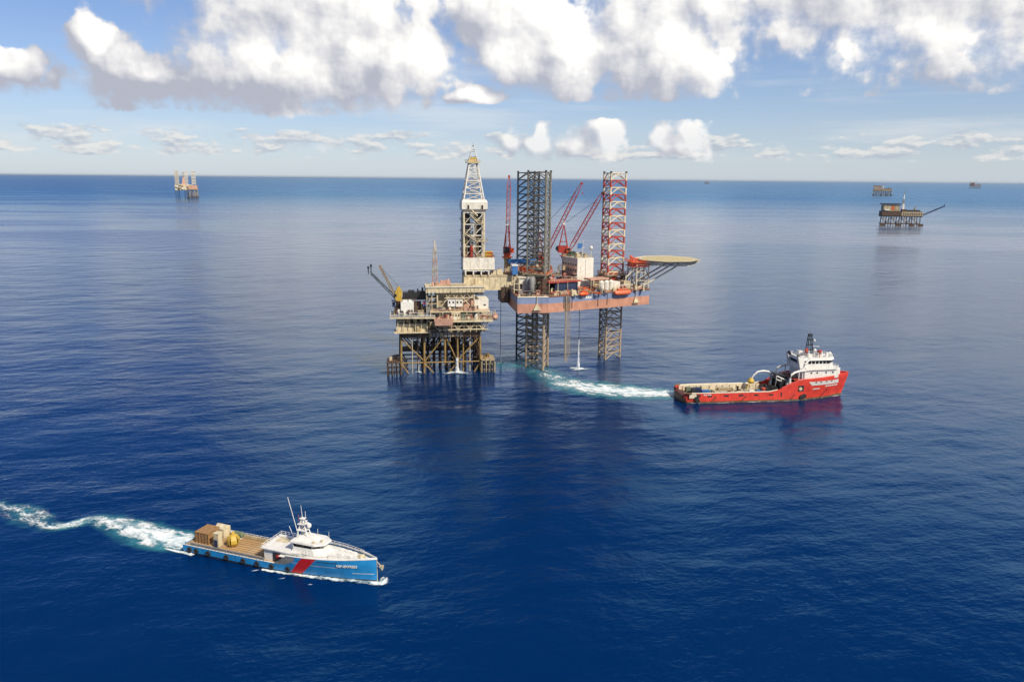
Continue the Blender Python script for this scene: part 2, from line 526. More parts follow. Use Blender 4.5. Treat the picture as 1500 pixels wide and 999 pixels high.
class Thing:
    def __init__(self, name, label, cat, loc=(0, 0, 0), rz=0.0, group=None):
        o = bpy.data.objects.new(name, None)
        o.empty_display_size = 1.0
        o.location = loc
        o.rotation_euler = (0, 0, R(rz))
        o['label'] = label
        o['category'] = cat
        if group:
            o['group'] = group
        col.objects.link(o)
        self.root = o

    def put(self, name, me, M=None, parent=None):
        M = M or Matrix()
        o = bpy.data.objects.new(name, me)
        o.parent = parent or self.root
        if parent is not None:
            o.matrix_parent_inverse = Matrix(parent['_m']).inverted() if '_m' in parent else parent.matrix_basis.inverted()
        o.matrix_basis = M
        col.objects.link(o)
        return o

    def box(self, name, c, s, mat, rz=0.0, parent=None, ry=0.0):
        M = Matrix.Translation(c) @ Matrix.Rotation(R(rz), 4, 'Z') @ Matrix.Rotation(R(ry), 4, 'Y') @ Matrix.Diagonal((s[0], s[1], s[2], 1))
        return self.put(name, prim('box', mat), M, parent)

    def bar(self, name, p, q, r, mat, parent=None, n=6):
        return self.put(name, prim('cyl%d' % n, mat), bar_matrix(p, q, r), parent)

    def mesh(self, name, mb, mats, parent=None, smooth=False, M=None):
        me = bpy.data.meshes.new(name)
        me.from_pydata(mb.v, [], mb.f)
        for q in ([mats] if isinstance(mats, str) else mats):
            me.materials.append(MATS[q])
        me.polygons.foreach_set('material_index', mb.mi)
        if smooth:
            me.polygons.foreach_set('use_smooth', [True] * len(mb.f))
            bm = bmesh.new()
            bm.from_mesh(me)
            for e in bm.edges:
                if len(e.link_faces) == 2 and e.calc_face_angle(0) > R(38):
                    e.smooth = False
            bm.to_mesh(me)
            bm.free()
        me.update()
        return self.put(name, me, M, parent)

    def rail(self, pts, mat='white', h=1.1, step=2.5, r=0.06, parent=None):
        return self.mesh('railing', Mesh().rail(pts, h, step, r), mat, parent)

    def text(self, s, size, M, mat, name='lettering', parent=None, extrude=0.01):
        cu = bpy.data.curves.new(name, 'FONT')
        cu.body = s
        cu.size = size
        cu.extrude = extrude
        cu.align_x = 'CENTER'
        cu.align_y = 'CENTER'
        cu.resolution_u = 3
        cu.offset = size * 0.02
        cu.materials.append(MATS[mat])
        tmp = bpy.data.objects.new(name, cu)
        me = bpy.data.meshes.new_from_object(tmp)
        bpy.data.objects.remove(tmp)
        me.name = name
        return self.put(name, me, M, parent)


def lerp(a, b, t):
    return tuple(x + (y - x) * t for x, y in zip(a, b))


def lattice(T, foot, tip, w0, w1, n, mat, r=0.14, rb=0.08, parent=None, up=(0, 0, 1), name='boom', sides=4):
    """square lattice boom or mast from foot to tip; chords are the part, braces its sub-parts"""
    foot, tip = Vector(foot), Vector(tip)
    d = (tip - foot).normalized()
    a = d.cross(Vector(up))
    if a.length < 0.05:
        a = Vector((1, 0, 0))
    a.normalize()
    b = d.cross(a).normalized()
    cs = [(1, 1), (-1, 1), (-1, -1), (1, -1)] if sides == 4 else [(math.cos(t), math.sin(t)) for t in (0.52, 2.62, 4.71)]
    def corner(i, t):
        w = (w0 + (w1 - w0) * t) / 2
        return foot + (tip - foot) * t + (a * cs[i][0] + b * cs[i][1]) * w
    ns = len(cs)
    ch = T.put(name, None) if parent is None else parent
    for i in range(ns):
        T.bar('chord', corner(i, 0), corner(i, 1), r, mat, ch, 6)
    for j in range(n):
        for i in range(ns):
            p, q = (corner(i, j / n), corner((i + 1) % ns, (j + 1) / n)) if (j + i) % 2 == 0 else (corner((i + 1) % ns, j / n), corner(i, (j + 1) / n))
            T.bar('brace', p, q, rb, mat, ch, 4)
    return ch


def clutter(T, x0, x1, y0, y1, z, n, seed, mats, parent=None, hmax=3.0, smax=3.0):
    """skid-mounted machinery, pipe runs and small tanks on a deck"""
    rnd = random.Random(seed)
    for i in range(n):
        x, y = rnd.uniform(x0, x1), rnd.uniform(y0, y1)
        m = rnd.choice(mats)
        k = rnd.random()
        h = rnd.uniform(0.7, hmax)
        if k < 0.35:
            s = (rnd.uniform(0.8, smax), rnd.uniform(0.8, smax * 0.8), h)
            mb = Mesh().box((x, y, z + h * 0.5), s)
            mb.box((x, y, z + h + 0.1), (s[0] * 0.8, s[1] * 0.7, 0.24))
            mb.box((x + s[0] * 0.3, y, z + h + 0.35), (0.35, 0.35, 0.5))
            T.mesh('machinery_skid', mb, m, parent)
        elif k < 0.55:
            r = rnd.uniform(0.4, 0.9)
            T.mesh('vessel', Mesh().lathe([(r * .4, z), (r, z + .3), (r, z + h), (r * .7, z + h + .3), (r * .2, z + h + .5)], (x, y, 0), 10), m, parent, smooth=True)
        elif k < 0.85:
            L = rnd.uniform(2.0, 7.0)
            mb = Mesh()
            zz = z + rnd.uniform(0.4, hmax)
            for j in range(rnd.randint(1, 3)):
                yy = y + j * 0.45
                if rnd.random() < 0.5:
                    mb.tube([(x, yy, z), (x, yy, zz), (min(x1 + 1, x + L), yy, zz), (min(x1 + 1, x + L), yy, z)], 0.13, 6)
                else:
                    mb.tube([(x + j * .4, y, z), (x + j * .4, y, zz), (x + j * .4, min(y1 + 1, y + L), zz)], 0.13, 6)
            T.mesh('pipe_run', mb, m, parent)
        else:
            L, hh = rnd.uniform(1.5, 3.5), h * 1.2
            mb = Mesh()
            for (a, b) in ((0, 0), (L, 0), (L, 1.6), (0, 1.6)):
                mb.tube([(x + a, y + b, z), (x + a, y + b, z + hh)], 0.09, 4)
            mb.box((x + L / 2, y + .8, z + hh), (L + .3, 1.9, 0.14))
            mb.box((x + L / 2, y + .8, z + hh * .5), (L * .6, 1.1, hh * .45))
            T.mesh('equipment_frame', mb, m, parent)

# ---------------------------------------------------------------- jack-up drilling rig
RIG = (11.4, 432.0, 0.0)
RIG_RZ = 9.0
T = rig = Thing('jack_up_rig', 'jack-up drilling rig with blue and salmon hull on three lattice legs', 'drilling rig', RIG, RIG_RZ)
ZB, ZT = 32.5, 40.5
HULL = [(-13.5, -29), (2.5, -29), (64, -6), (64, 13), (2.5, 33), (-13.5, 33)]


def side(s, d, z):
    """point along the starboard side plating: s metres from the knuckle, d inboard"""
    return (2.5 + 0.9366 * s - 0.3503 * d, -29 + 0.3503 * s + 0.9366 * d, z)


SIDE_RZ = 20.5
mb = Mesh()
n = len(HULL)
levels = [ZB, 37.3, ZT]
for li, (za, zb_) in enumerate(zip(levels[:-1], levels[1:])):
    for i in range(n):
        a, b = HULL[i], HULL[(i + 1) % n]
        mb.add([(a[0], a[1], za), (b[0], b[1], za), (b[0], b[1], zb_), (a[0], a[1], zb_)], [(0, 1, 2, 3)], li)
mb.add([(x, y, ZB) for x, y in HULL], [tuple(range(n))[::-1]], 0)
mb.add([(x, y, ZT) for x, y in HULL], [tuple(range(n))], 2)
hull = T.mesh('hull', mb, ['salmon', 'hull_blue', 'oxide'])
# coaming, rubbing strip and plate seams stand proud of the side
for i in range(n):
    a, b = HULL[i], HULL[(i + 1) % n]
    T.bar('coaming', (a[0], a[1], ZT + 0.25), (b[0], b[1], ZT + 0.25), 0.32, 'oxide' if i else 'white', hull, 6)
    L = math.dist(a, b)
    k = int(L / 5.5)
    for j in range(1, k):
        p = lerp(a, b, j / k)
        T.box('plate_seam', (p[0], p[1], 34.9), (0.1, 0.16, 4.7), 'salmon', math.degrees(math.atan2(b[1] - a[1], b[0] - a[0])), hull)
T.rail([(x, y, ZT) for x, y in HULL] + [(HULL[0][0], HULL[0][1], ZT)], 'tan', 1.2, 2.6, 0.07)
# white owner lettering on the blue band, too small to read
for i, (s, wd) in enumerate(((21.5, .9), (22.7, .8), (23.8, .9), (25.0, 1.0), (26.3, .8), (27.4, .9))):
    c = side(s, -0.05, 38.9)
    T.box('lettering', c, (wd, 0.06, 1.1), 'ship_white', SIDE_RZ, hull)


def lattice_leg(c, phase, z0, z1, colours, dark):
    Rr = 7.1
    ang = [R(phase + 120 * i) for i in range(3)]
    P = [(c[0] + Rr * math.cos(t), c[1] + Rr * math.sin(t)) for t in ang]
    bay = 3.84
    nb = int((z1 - z0) / bay)
    leg = T.put('lattice_leg', None)
    for (x, y) in P:
        mb = Mesh()
        for i in range(nb):
            za = z1 - bay * (i + 1)
            mi = (0 if i % 2 == 0 else 1) if za + bay / 2 > ZB + 4 else 2
            mb.tube([(x, y, za), (x, y, za + bay)], 0.55, 8, mi, caps=(i == 0))
            for s in (-1, 1):      # rack plate along the chord
                mb.box((x + s * 0.5 * math.cos(ang[0]), y + s * 0.5 * math.sin(ang[0]), za + bay / 2), (0.16, 0.2, bay * 0.98), 0, mi)
        T.mesh('chord', mb, [colours[0], colours[1], dark], leg)
    for i in range(nb):
        zt = z1 - bay * i
        zl = zt - bay
        if ZB + 0.5 < zt < ZT - 0.5 and ZB < zl + bay < ZT:
            continue
        m = dark if zl < ZB else colours[i % 2]
        for j in range(3):
            a, b = P[j], P[(j + 1) % 3]
            mid = ((a[0] + b[0]) / 2, (a[1] + b[1]) / 2, zt - 0.1)
            T.bar('horizontal', (a[0], a[1], zt), (b[0], b[1], zt), 0.29, m, leg, 6)
            T.bar('brace', (a[0], a[1], zl + 0.2), mid, 0.28, m, leg, 6)
            T.bar('brace', (b[0], b[1], zl + 0.2), mid, 0.28, m, leg, 6)
    for (x, y) in P:
        T.box('chord_cap', (x, y, z1 + 0.5), (1.0, 1.0, 1.0), 'dark_steel', 0, leg)
    return P


LA, LB, LC = (1.2, -12.8), (0.8, 17.1), (45.3, 7.0)
PA = lattice_leg(LA, 277, -1.5, 103.2, ('leg_steel', 'leg_steel'), 'leg_wet')
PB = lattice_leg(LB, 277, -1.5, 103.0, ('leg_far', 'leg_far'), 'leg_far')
PC = lattice_leg(LC, 242, -1.5, 103.2, ('leg_white', 'leg_red'), 'leg_wet')


def jack_house(P, c, h, m1):
    ring = [lerp(c, p, 1.28) for p in P]
    for i, p in enumerate(P):
        q = lerp(c, p, 1.05)
        mb = Mesh().box((q[0], q[1], ZT + h * 0.45), (2.6, 2.2, h * 0.9))
        for k in range(4):
            mb.lathe([(0.5, -1.7), (0.5, 1.7)], (q[0], q[1], ZT + 1.4 + k * h * 0.2), 8, 'x')
        T.mesh('jack_tower', mb, 'brown')
        a, b = ring[i], ring[(i + 1) % 3]
        T.bar('jack_frame_beam', (*a, ZT + h), (*b, ZT + h), 0.45, m1)
        m = lerp(a, b, 0.5)
        T.bar('jack_frame_brace', (*a, ZT + h), (*lerp(a, b, 0.42), ZT + .2), 0.32, m1)
        T.bar('jack_frame_brace', (*b, ZT + h), (*lerp(a, b, 0.58), ZT + .2), 0.32, m1)
    mb = Mesh()
    mb.prism([lerp(c, p, 1.42) for p in P] , ZT + h + .3, ZT + h + .5)
    T.rail([(*lerp(c, p, 1.42), ZT + h + .5) for p in P + [P[0]]], 'orange', 1.2, 1.8, 0.08)
    # walkway ring, open in the middle for the leg
    for i in range(3):
        a, b = lerp(c, P[i], 1.35), lerp(c, P[(i + 1) % 3], 1.35)
        mid = lerp(a, b, .5)
        T.box('walkway', (*mid, ZT + h + .4), (math.dist(a, b), 1.5, .2), 'tan', math.degrees(math.atan2(b[1] - a[1], b[0] - a[0])))


jack_house(PA, LA, 10.0, 'cream')
jack_house(PB, LB, 10.0, 'cream')
jack_house(PC, LC, 7.0, 'leg_white')

# anchors racked on the hull side, raw-water caissons and hoses below it
def anchor_rack(c, rz):
    mb = Mesh()
    a, b = math.cos(R(rz)), math.sin(R(rz))
    def q(x, d, z):
        return (c[0] + a * x + b * d, c[1] + b * x - a * d, z)
    mb.tube([q(-2.2, .3, 34.0), q(2.2, .3, 34.0)], 0.25)
    mb.tube([q(-1.8, 1.3, 34.2), q(1.8, 1.3, 34.2)], 0.2)
    mb.tube([q(-1.8, 1.3, 34.2), q(0, .5, 37.4)], 0.16)
    mb.tube([q(1.8, 1.3, 34.2), q(0, .5, 37.4)], 0.16)
    mb.tube([q(0, .5, 41.2), q(0, .6, 35.6)], 0.2)
    mb.add([q(-1.7, .9, 34.5), q(1.7, .9, 34.5), q(.5, .7, 36.3), q(-.5, .7, 36.3), q(-1.7, 1.2, 34.5), q(1.7, 1.2, 34.5), q(.5, 1.0, 36.3), q(-.5, 1.0, 36.3)],
           [(0, 1, 2, 3), (7, 6, 5, 4), (0, 4, 5, 1), (1, 5, 6, 2), (2, 6, 7, 3), (3, 7, 4, 0)])
    T.mesh('anchor_rack', mb, 'cream')


anchor_rack((-3.5, -29, 0), 0)
anchor_rack(side(56, 0, 0), SIDE_RZ)
for s, zz, r, m in ((10.6, 6, .35, 'tan'), (11.6, 5.5, .14, 'leg_wet'), (12.4, 7, .14, 'leg_wet'), (13.2, 8, .14, 'leg_wet')):
    p = side(s, -0.5, 0)
    T.bar('water_intake_pipe', (p[0], p[1], zz), (p[0], p[1], ZT), r, m, None, 8)
for s in (9.5, 14.5, 31, 37):
    p = side(s, -0.2, 0)
    T.bar('drain_pipe', (p[0], p[1], 34), (p[0], p[1], ZT), .16, 'dark_steel')

# helicopter deck on its trestle at the bow
ZH = 56.6
HC = (76.4, 2.6)
octo = [(HC[0] + 17.0 * math.cos(R(22.5 + 45 * i)), HC[1] + 17.0 * math.sin(R(22.5 + 45 * i))) for i in range(8)]
hd = T.mesh('helideck', Mesh().prism(octo, ZH - .5, ZH), 'helideck_ochre')
big = [(HC[0] + 18.6 * math.cos(R(22.5 + 45 * i)), HC[1] + 18.6 * math.sin(R(22.5 + 45 * i))) for i in range(8)]
for i in range(8):
    a, b, c2, d2 = octo[i], octo[(i + 1) % 8], big[(i + 1) % 8], big[i]
    T.mesh('safety_net', Mesh().add([(*a, ZH - .3), (*b, ZH - .3), (*c2, ZH + .1), (*d2, ZH + .1), (*a, ZH - .36), (*b, ZH - .36), (*c2, ZH + .04), (*d2, ZH + .04)],
           [(0, 1, 2, 3), (7, 6, 5, 4), (2, 6, 7, 3), (0, 4, 5, 1), (1, 5, 6, 2), (3, 7, 4, 0)]), 'cream', hd)
low = [(HC[0] + 15.0 * math.cos(R(22.5 + 45 * i)), HC[1] + 15.0 * math.sin(R(22.5 + 45 * i))) for i in range(8)]
for i in range(8):
    a, b, c2, d2 = octo[i], octo[(i + 1) % 8], low[(i + 1) % 8], low[i]
    T.bar('edge_truss_chord', (*d2, ZH - 2.4), (*c2, ZH - 2.4), .18, 'white', hd)
    for j in range(6):
        p, q = lerp(d2, c2, j / 6), lerp(a, b, (j + .5) / 6)
        r_ = lerp(d2, c2, (j + 1) / 6)
        T.bar('edge_truss_web', (*p, ZH - 2.4), (*q, ZH - .45), .14, 'white', hd)
        T.bar('edge_truss_web', (*q, ZH - .45), (*r_, ZH - 2.4), .14, 'white', hd)
def ringmesh(c, r0, r1, z, n=32):
    mb = Mesh()
    vs = [(c[0] + r * math.cos(2 * math.pi * i / n), c[1] + r * math.sin(2 * math.pi * i / n), z) for r in (r0, r1) for i in range(n)]
    return mb.add(vs, [(i, (i + 1) % n, n + (i + 1) % n, n + i) for i in range(n)])
T.mesh('aiming_circle', ringmesh(HC, 5.6, 6.3, ZH + .006), 'yellow', hd)
T.mesh('perimeter_line', ringmesh(HC, 15.6, 16.0, ZH + .006, 8), 'white', hd)
for x, y, sx, sy in ((-1.2, 0, .5, 3.6), (1.2, 0, .5, 3.6), (0, 0, 1.9, .5)):
    T.mesh('landing_letter_H', Mesh().add([(HC[0] + x - sx / 2, HC[1] + y - sy / 2, ZH + .008), (HC[0] + x + sx / 2, HC[1] + y - sy / 2, ZH + .008),
           (HC[0] + x + sx / 2, HC[1] + y + sy / 2, ZH + .008), (HC[0] + x - sx / 2, HC[1] + y + sy / 2, ZH + .008)], [(0, 1, 2, 3)]), 'white', hd)
for k in range(7):
    y = HC[1] - 14 + k * 4.7
    half = 17 - max(0, abs(y - HC[1]) - 7)
    T.bar('helideck_girder', (HC[0] - half, y, ZH - 2.6), (HC[0] + half * 0.86, y, ZH - 2.6), .17, 'white')
    m = 10
    for j in range(m):
        xa = HC[0] - half + 2 * half * .93 * j / m
        xb = HC[0] - half + 2 * half * .93 * (j + 1) / m
        T.bar('helideck_web', (xa, y, ZH - 2.6 if j % 2 else ZH - .5), (xb, y, ZH - .5 if j % 2 else ZH - 2.6), .15, 'white')
for x in (56.5, 63.3):
    for y in (-5.2, 3, 11):
        T.bar('trestle_post', (x, y, ZT), (x, y, ZH - .5), .38, 'leg_white', None, 8)
for y in (-5.2, 3, 11):
    for za, zb_ in ((41.2, 45.5), (45.5, 50.0), (50.0, 54.0)):
        T.bar('trestle_brace', (56.5, y, za), (63.3, y, zb_), .2, 'leg_white')
        T.bar('trestle_beam', (56.5, y, zb_), (63.3, y, zb_), .2, 'leg_white')
    T.bar('trestle_strut', (63.3, y, 44.2), (80.5, y, ZH - 2.6), .42, 'leg_white', None, 8)
    T.bar('trestle_strut', (56.8, y, 41.0), (63.3, y, 44.2), .36, 'leg_white', None, 8)
    T.bar('trestle_strut', (88.5, y, ZH - 2.6), (93.0, y, ZH - .3), .2, 'leg_white')
for x in (56.5, 63.3):
    for za, zb_ in ((41.2, 47.5), (47.5, 54.0)):
        T.bar('trestle_brace', (x, -5.2, za), (x, 3, zb_), .18, 'leg_white')
        T.bar('trestle_brace', (x, 11, za), (x, 3, zb_), .18, 'leg_white')
mb = Mesh().box((57.5, 0, 55.6), (9, 13, .3))
acc = T.mesh('access_platform', mb, 'orange')
T.rail([(53, -6.5, 55.8), (62, -6.5, 55.8)], 'orange', 1.2, 1.8, .08, acc)
T.rail([(53, 6.5, 55.8), (53, -6.5, 55.8)], 'orange', 1.2, 1.8, .08, acc)
for (x, y, h) in ((54.5, -4, 2.2), (57, -2, 1.6), (55.5, 3, 2.4)):
    T.mesh('foam_monitor', Mesh().tube([(x, y, 55.7), (x, y, 55.7 + h)], .5, 8).box((x, y, 55.7 + h), (1.6, 1.2, .7)), 'orange', acc)
T.mesh('access_under_deck', Mesh().box((58, 0, 53.2), (10, 12, .3)).box((57, 0, 54.2), (6, 8, 1.8)), 'leg_red')
T.rail([(52, -7, 53.4), (64, -7, 53.4)], 'crane_red', 1.4, 1.5, .09)
T.mesh('stair', Mesh().tube([(50.6, -4, 47), (56.5, -4, 53.2)], .2).tube([(50.6, -5, 47), (56.5, -5, 53.2)], .2).tube([(50.6, -4.5, 40.5), (50.6, -4.5, 48)], .25), 'leg_white')

# living quarters
QC = (24.5, 0.0)
qa = R(SIDE_RZ)
def qp(x, y, z=0.0):
    return (QC[0] + math.cos(qa) * x - math.sin(qa) * y, QC[1] + math.sin(qa) * x + math.cos(qa) * y, z)
quarters = T.mesh('living_quarters', Mesh().box(qp(0, 0, 49.5), (10.5, 15, 17.6), qa), 'white')
for k in range(6):
    for zf in (45.0, 48.2, 51.4, 54.6):
        T.box('window', qp(-5.27, -6 + k * 2.4, zf), (.1, 1.1, .9), 'glass', SIDE_RZ, quarters)
T.box('panel_joint', qp(0, -7.53, 50), (.16, .1, 15), 'grey', SIDE_RZ, quarters)
for zf in (43.6, 46.8, 50.0, 53.2):
    T.mesh('balcony', Mesh().box(qp(-6.1, 0, zf), (1.7, 15.5, .16), qa).rail([qp(-6.9, -7.5, zf), qp(-6.9, 7.5, zf)], 1.1, 1.6, .06), 'pink', quarters)
T.rail([qp(-5.2, -7.4, 58.3), qp(5.2, -7.4, 58.3), qp(5.2, 7.4, 58.3), qp(-5.2, 7.4, 58.3), qp(-5.2, -7.4, 58.3)], 'cream', 1.2, 1.8, .07, quarters)
for (x, y, sx, sy, h, m) in ((-3, -4, 2.5, 2.5, 2.0, 'beige'), (1.5, -5, 2.2, 1.8, 1.4, 'tan'), (3, 0, 3, 2, 2.2, 'grey'), (-2, 3, 3, 4, 2.6, 'deck_green'), (2.5, 5, 2, 2, 1.5, 'cream')):
    c = qp(x, y, 58.3 + h / 2)
    T.mesh('roof_unit', Mesh().box(c, (sx, sy, h), qa).box((c[0], c[1], 58.3 + h + .2), (sx * .6, sy * .6, .4), qa), m, quarters)
T.mesh('radio_mast', Mesh().tube([qp(1, -3, 58.3), qp(1, -3, 67.5)], .13).tube([qp(0, -3, 63.5), qp(2, -3, 63.5)], .08).tube([qp(1, -3.6, 65), qp(1, -2.4, 65)], .08), 'white', quarters)
T.mesh('radome_post', Mesh().tube([qp(4.5, -6, 58.3), qp(4.5, -6, 62.6)], .14), 'white', quarters)
T.mesh('radome', Mesh().lathe([(.2, 62.4), (.75, 62.8), (.95, 63.5), (.75, 64.2), (.2, 64.6)], qp(4.5, -6), 12), 'ship_white', quarters, True)
fl = Mesh()
fv = []
for i in range(7):
    for zf in (63.2, 66.0):
        p = qp(0.9 - i * .55, -3 + .16 * math.sin(i * 1.1), zf - i * .04)
        fv += [p, (p[0] + .03, p[1] + .03, p[2])]
fl.add(fv, [(4 * i, 4 * i + 4, 4 * i + 6, 4 * i + 2) for i in range(6)] + [(4 * i + 3, 4 * i + 7, 4 * i + 5, 4 * i + 1) for i in range(6)])
T.mesh('flag', fl, 'blue', quarters)

# deck modules along the starboard side
def on_side(name, s0, s1, d0, d1, z0, z1, mat, parent=None):
    return T.box(name, side((s0 + s1) / 2, (d0 + d1) / 2, (z0 + z1) / 2), (s1 - s0, d1 - d0, z1 - z0), mat, SIDE_RZ, parent)


on_side('engine_house', 8, 22, 6, 12, 42.5, 46.6, 'navy')
on_side('house_roof', 3.5, 24, 5, 16, 46.9, 47.4, 'crane_red')
T.rail([side(3.5, 5, 47.4), side(24, 5, 47.4)], 'cream', 1.2, 1.6, .08)
for s in (3.6, 9, 15, 21.5):
    T.bar('roof_post', side(s, 5.1, ZT), side(s, 5.1, 46.9), .16, 'cream')
on_side('shelter_roof', 28.5, 40.5, 3.5, 10, 47.2, 48.0, 'pink')
for s in (29, 34.5, 40):
    T.bar('roof_post', side(s, 3.8, ZT), side(s, 3.8, 47.2), .16, 'cream')
for i, s in enumerate((36.0, 39.2, 42.4)):
    T.mesh('mud_tank', Mesh().lathe([(1.45, ZT + .4), (1.5, ZT + .7), (1.5, 46.0), (.9, 46.6), (.3, 46.8)], side(s, 4.2, 0)[:2] + (0,), 16), 'white', None, True)
on_side('deck_store', 43.5, 47.5, 2.8, 7, ZT, 45.8, 'white')
on_side('pump_house', 51, 55.5, 4, 9, ZT, 45.5, 'beige')
T.rail([side(47, 1.5, 43), side(55, 1.5, 43)], 'white', 1.2, 1.5, .1)
clutter(T, 20, 33, -22 + 6, -17 + 8, ZT, 14, 3, ['grey', 'beige', 'oxide', 'orange', 'cream', 'pink'])
clutter(T, 4, 30, -24.5, -18, ZT, 8, 14, ['cream', 'orange', 'pink'], hmax=1.6)
clutter(T, 4, 18, -24, -15, ZT, 34, 4, ['tan', 'oxide', 'cream', 'pink', 'grey', 'orange'])
clutter(T, 34, 60, -10, 2, ZT, 26, 15, ['cream', 'pink', 'beige', 'white', 'oxide'], hmax=3.2)
clutter(T, 26, 52, 0, 14, 44.5, 16, 16, ['pink', 'beige', 'cream', 'oxide'], hmax=3.0)
T.box('upper_deck', (39, 7, 44.3), (26, 15, .4), 'tan')
clutter(T, 30, 50, -12, 14, ZT, 26, 5, ['tan', 'beige', 'cream', 'pink', 'oxide'], hmax=4.5)
clutter(T, -12, -3, -27, -19, ZT, 10, 6, ['crane_red', 'tan', 'grey', 'pink'], hmax=2.0)
clutter(T, 5, 22, 0, 26, ZT, 22, 8, ['tan', 'oxide', 'grey', 'brown', 'cream', 'blue'], hmax=6.0, smax=5.0)
clutter(T, -12, 16, -4, 4, 51.6, 14, 17, ['orange', 'tan', 'cream', 'oxide', 'grey'], hmax=2.6, smax=2)
clutter(T, 4, 24, -14, -4, 47.5, 12, 18, ['pink', 'crane_red', 'cream', 'grey'], hmax=2.2, smax=2)
clutter(T, -8, 4, -24, 0, ZT, 18, 9, ['brown', 'dark_steel', 'oxide', 'grey'], hmax=7, smax=3.5)

# stern corner: framed white module, silos, blue units and yellow catwalk
fm = T.mesh('process_module', Mesh().box((-8.3, -12, 45), (4.2, 6.5, 8.2)), 'white')
T.box('doorway', (-9.4, -15.3, 44.5), (1.1, .12, 3.4), 'black', 0, fm)
mb = Mesh()
for x in (-13.2, -10.6):
    for y in (-16, -9):
        mb.tube([(x, y, ZT), (x, y, 49.4)], .25, 6)
for z in (42.8, 46, 49.3):
    mb.tube([(-13.2, -16, z), (-6.2, -16, z)], .22, 6)
    mb.tube([(-13.2, -16, z), (-13.2, -9, z)], .22, 6)
T.mesh('module_frame', mb, 'cream')
for i, (x, y) in enumerate(((-4.6, -20.0), (-3.2, -16.2), (-6.0, -17.5))):
    T.mesh('bulk_silo', Mesh().lathe([(.4, ZT), (1.5, ZT + 1.6), (1.5, 48.6), (1.0, 49.6), (.3, 50)], (x, y, 0), 14), 'grey', None, True)
T.box('blue_control_cabin', (-11.4, -6, 52.1), (3.0, 3.5, 4.6), 'blue')
T.box('cabin_roof', (-11.4, -6, 54.7), (3.4, 3.9, .6), 'ship_white')
T.box('crane_beam', (-5.8, 6, 55.6), (15.0, 2.2, 2.1), 'blue')
for x in (-12, -6, 0):
    T.bar('beam_post', (x, 6, ZT), (x, 6, 54.6), .35, 'tan')
cw = T.box('catwalk', (-4, -4, 51.5), (14, 3, .4), 'tan')
for x in range(-10, 4, 2):
    T.box('catwalk_panel', (x, -5.6, 52.7), (1.5, .15, 2.0), 'orange', 0, cw)
    T.bar('catwalk_post', (x + .95, -5.6, 51.6), (x + .95, -5.6, 54.2), .12, 'cream', cw)

# lifeboats hung outside the rail in davits
def lifeboat(name, label, c, rz, L, wd, mat, z):
    B = Thing(name, label, 'lifeboat', c, rz)
    mb = Mesh()
    prof = [(0.05, -L / 2), (wd * .34, -L * .46), (wd * .48, -L * .3), (wd * .5, 0), (wd * .48, L * .3), (wd * .34, L * .44), (0.05, L / 2)]
    mb.lathe(prof, (0, 0, z), 12, 'x')
    B.mesh('shell', mb, mat, smooth=True)
    B.mesh('canopy', Mesh().box((0, 0, z + wd * .45), (L * .55, wd * .55, wd * .34)).box((-L * .2, 0, z + wd * .62), (L * .16, wd * .4, wd * .25)), mat)
    for k in range(4):
        B.box('window', (-L * .2 + k * L * .13, -wd * .285, z + wd * .47), (L * .06, .08, wd * .14), 'glass')
    for sx in (-1, 1):
        B.mesh('davit', Mesh().tube([(sx * L * .38, wd * .75, z - .4), (sx * L * .38, wd * .7, z + wd * .95), (sx * L * .36, 0, z + wd * 1.05), (sx * L * .36, 0, z + wd * .5)], .13, 6), 'cream')
    return B


RM = Matrix.Translation(RIG) @ Matrix.Rotation(R(RIG_RZ), 4, 'Z')
def rw(p):
    return tuple(RM @ Vector(p))
lifeboat('lifeboat', 'long orange enclosed lifeboat hung outside the blue hull band near the bow', rw(side(46.0, -1.6, 0)), RIG_RZ + SIDE_RZ, 11.5, 3.0, 'boat_orange', 40.4)
lifeboat('lifeboat', 'small amber lifeboat hung at the middle of the rig hull side', rw(side(21.0, -1.3, 0)), RIG_RZ + SIDE_RZ, 5.6, 2.4, 'orange', 41.2)

# dense small gear: valves, hose reels, pipe bundles and lockers all over the deck
for (x0, x1, y0, y1, z, n_, sd_) in ((4, 20, -26, -20, ZT, 26, 61), (18, 36, -20, -13, ZT, 26, 62), (34, 56, -13, -6, ZT, 26, 63), (-12.5, 2, -28, -24, ZT, 14, 64),
                                    (-12, 6, -8, 0, ZT, 24, 65), (26, 50, 2, 12, 44.6, 20, 66), (6, 24, -4, 6, 47.4, 18, 67)):
    clutter(rig, x0, x1, y0, y1, z, n_, sd_, ['tan', 'oxide', 'cream', 'pink', 'brown', 'grey', 'dark_steel', 'orange'], hmax=2.8, smax=1.5)

# ---------------------------------------------------------------- cantilever and derrick (skids out over the platform)
T = Thing('drilling_derrick', 'tall white drilling derrick on a cream cantilever reaching over the platform', 'derrick', RIG, RIG_RZ)
for y in (-3.6, 7.6):
    b = T.mesh('cantilever_beam', Mesh().box((-13.5, y, 45.1), (49, .8, 7.2)), 'cream')
    for z in (41.4, 48.8):
        T.box('flange', (-13.5, y, z), (49.2, 1.5, .35), 'cream', 0, b)
    for i in range(16):
        T.box('stiffener', (-37 + i * 3.1, y - .52, 45.1), (.18, .24, 6.6), 'cream', 0, b)
T.box('end_plate', (-38.1, 2, 45.1), (.5, 12, 7.3), 'cream')
T.box('cantilever_deck', (-25.5, 2, 49.2), (25.5, 12.5, .4), 'tan')
T.box('hold_down_house', (-16.2, 2, 38.5), (4.2, 13.5, 8.4), 'brown')
for x in (-37.6, -33.4, -29.2, -25.2):
    for y in (-4.6, 8.6):
        T.bar('substructure_post', (x, y, 49.4), (x, y, 52.4), .42, 'white', None, 8)
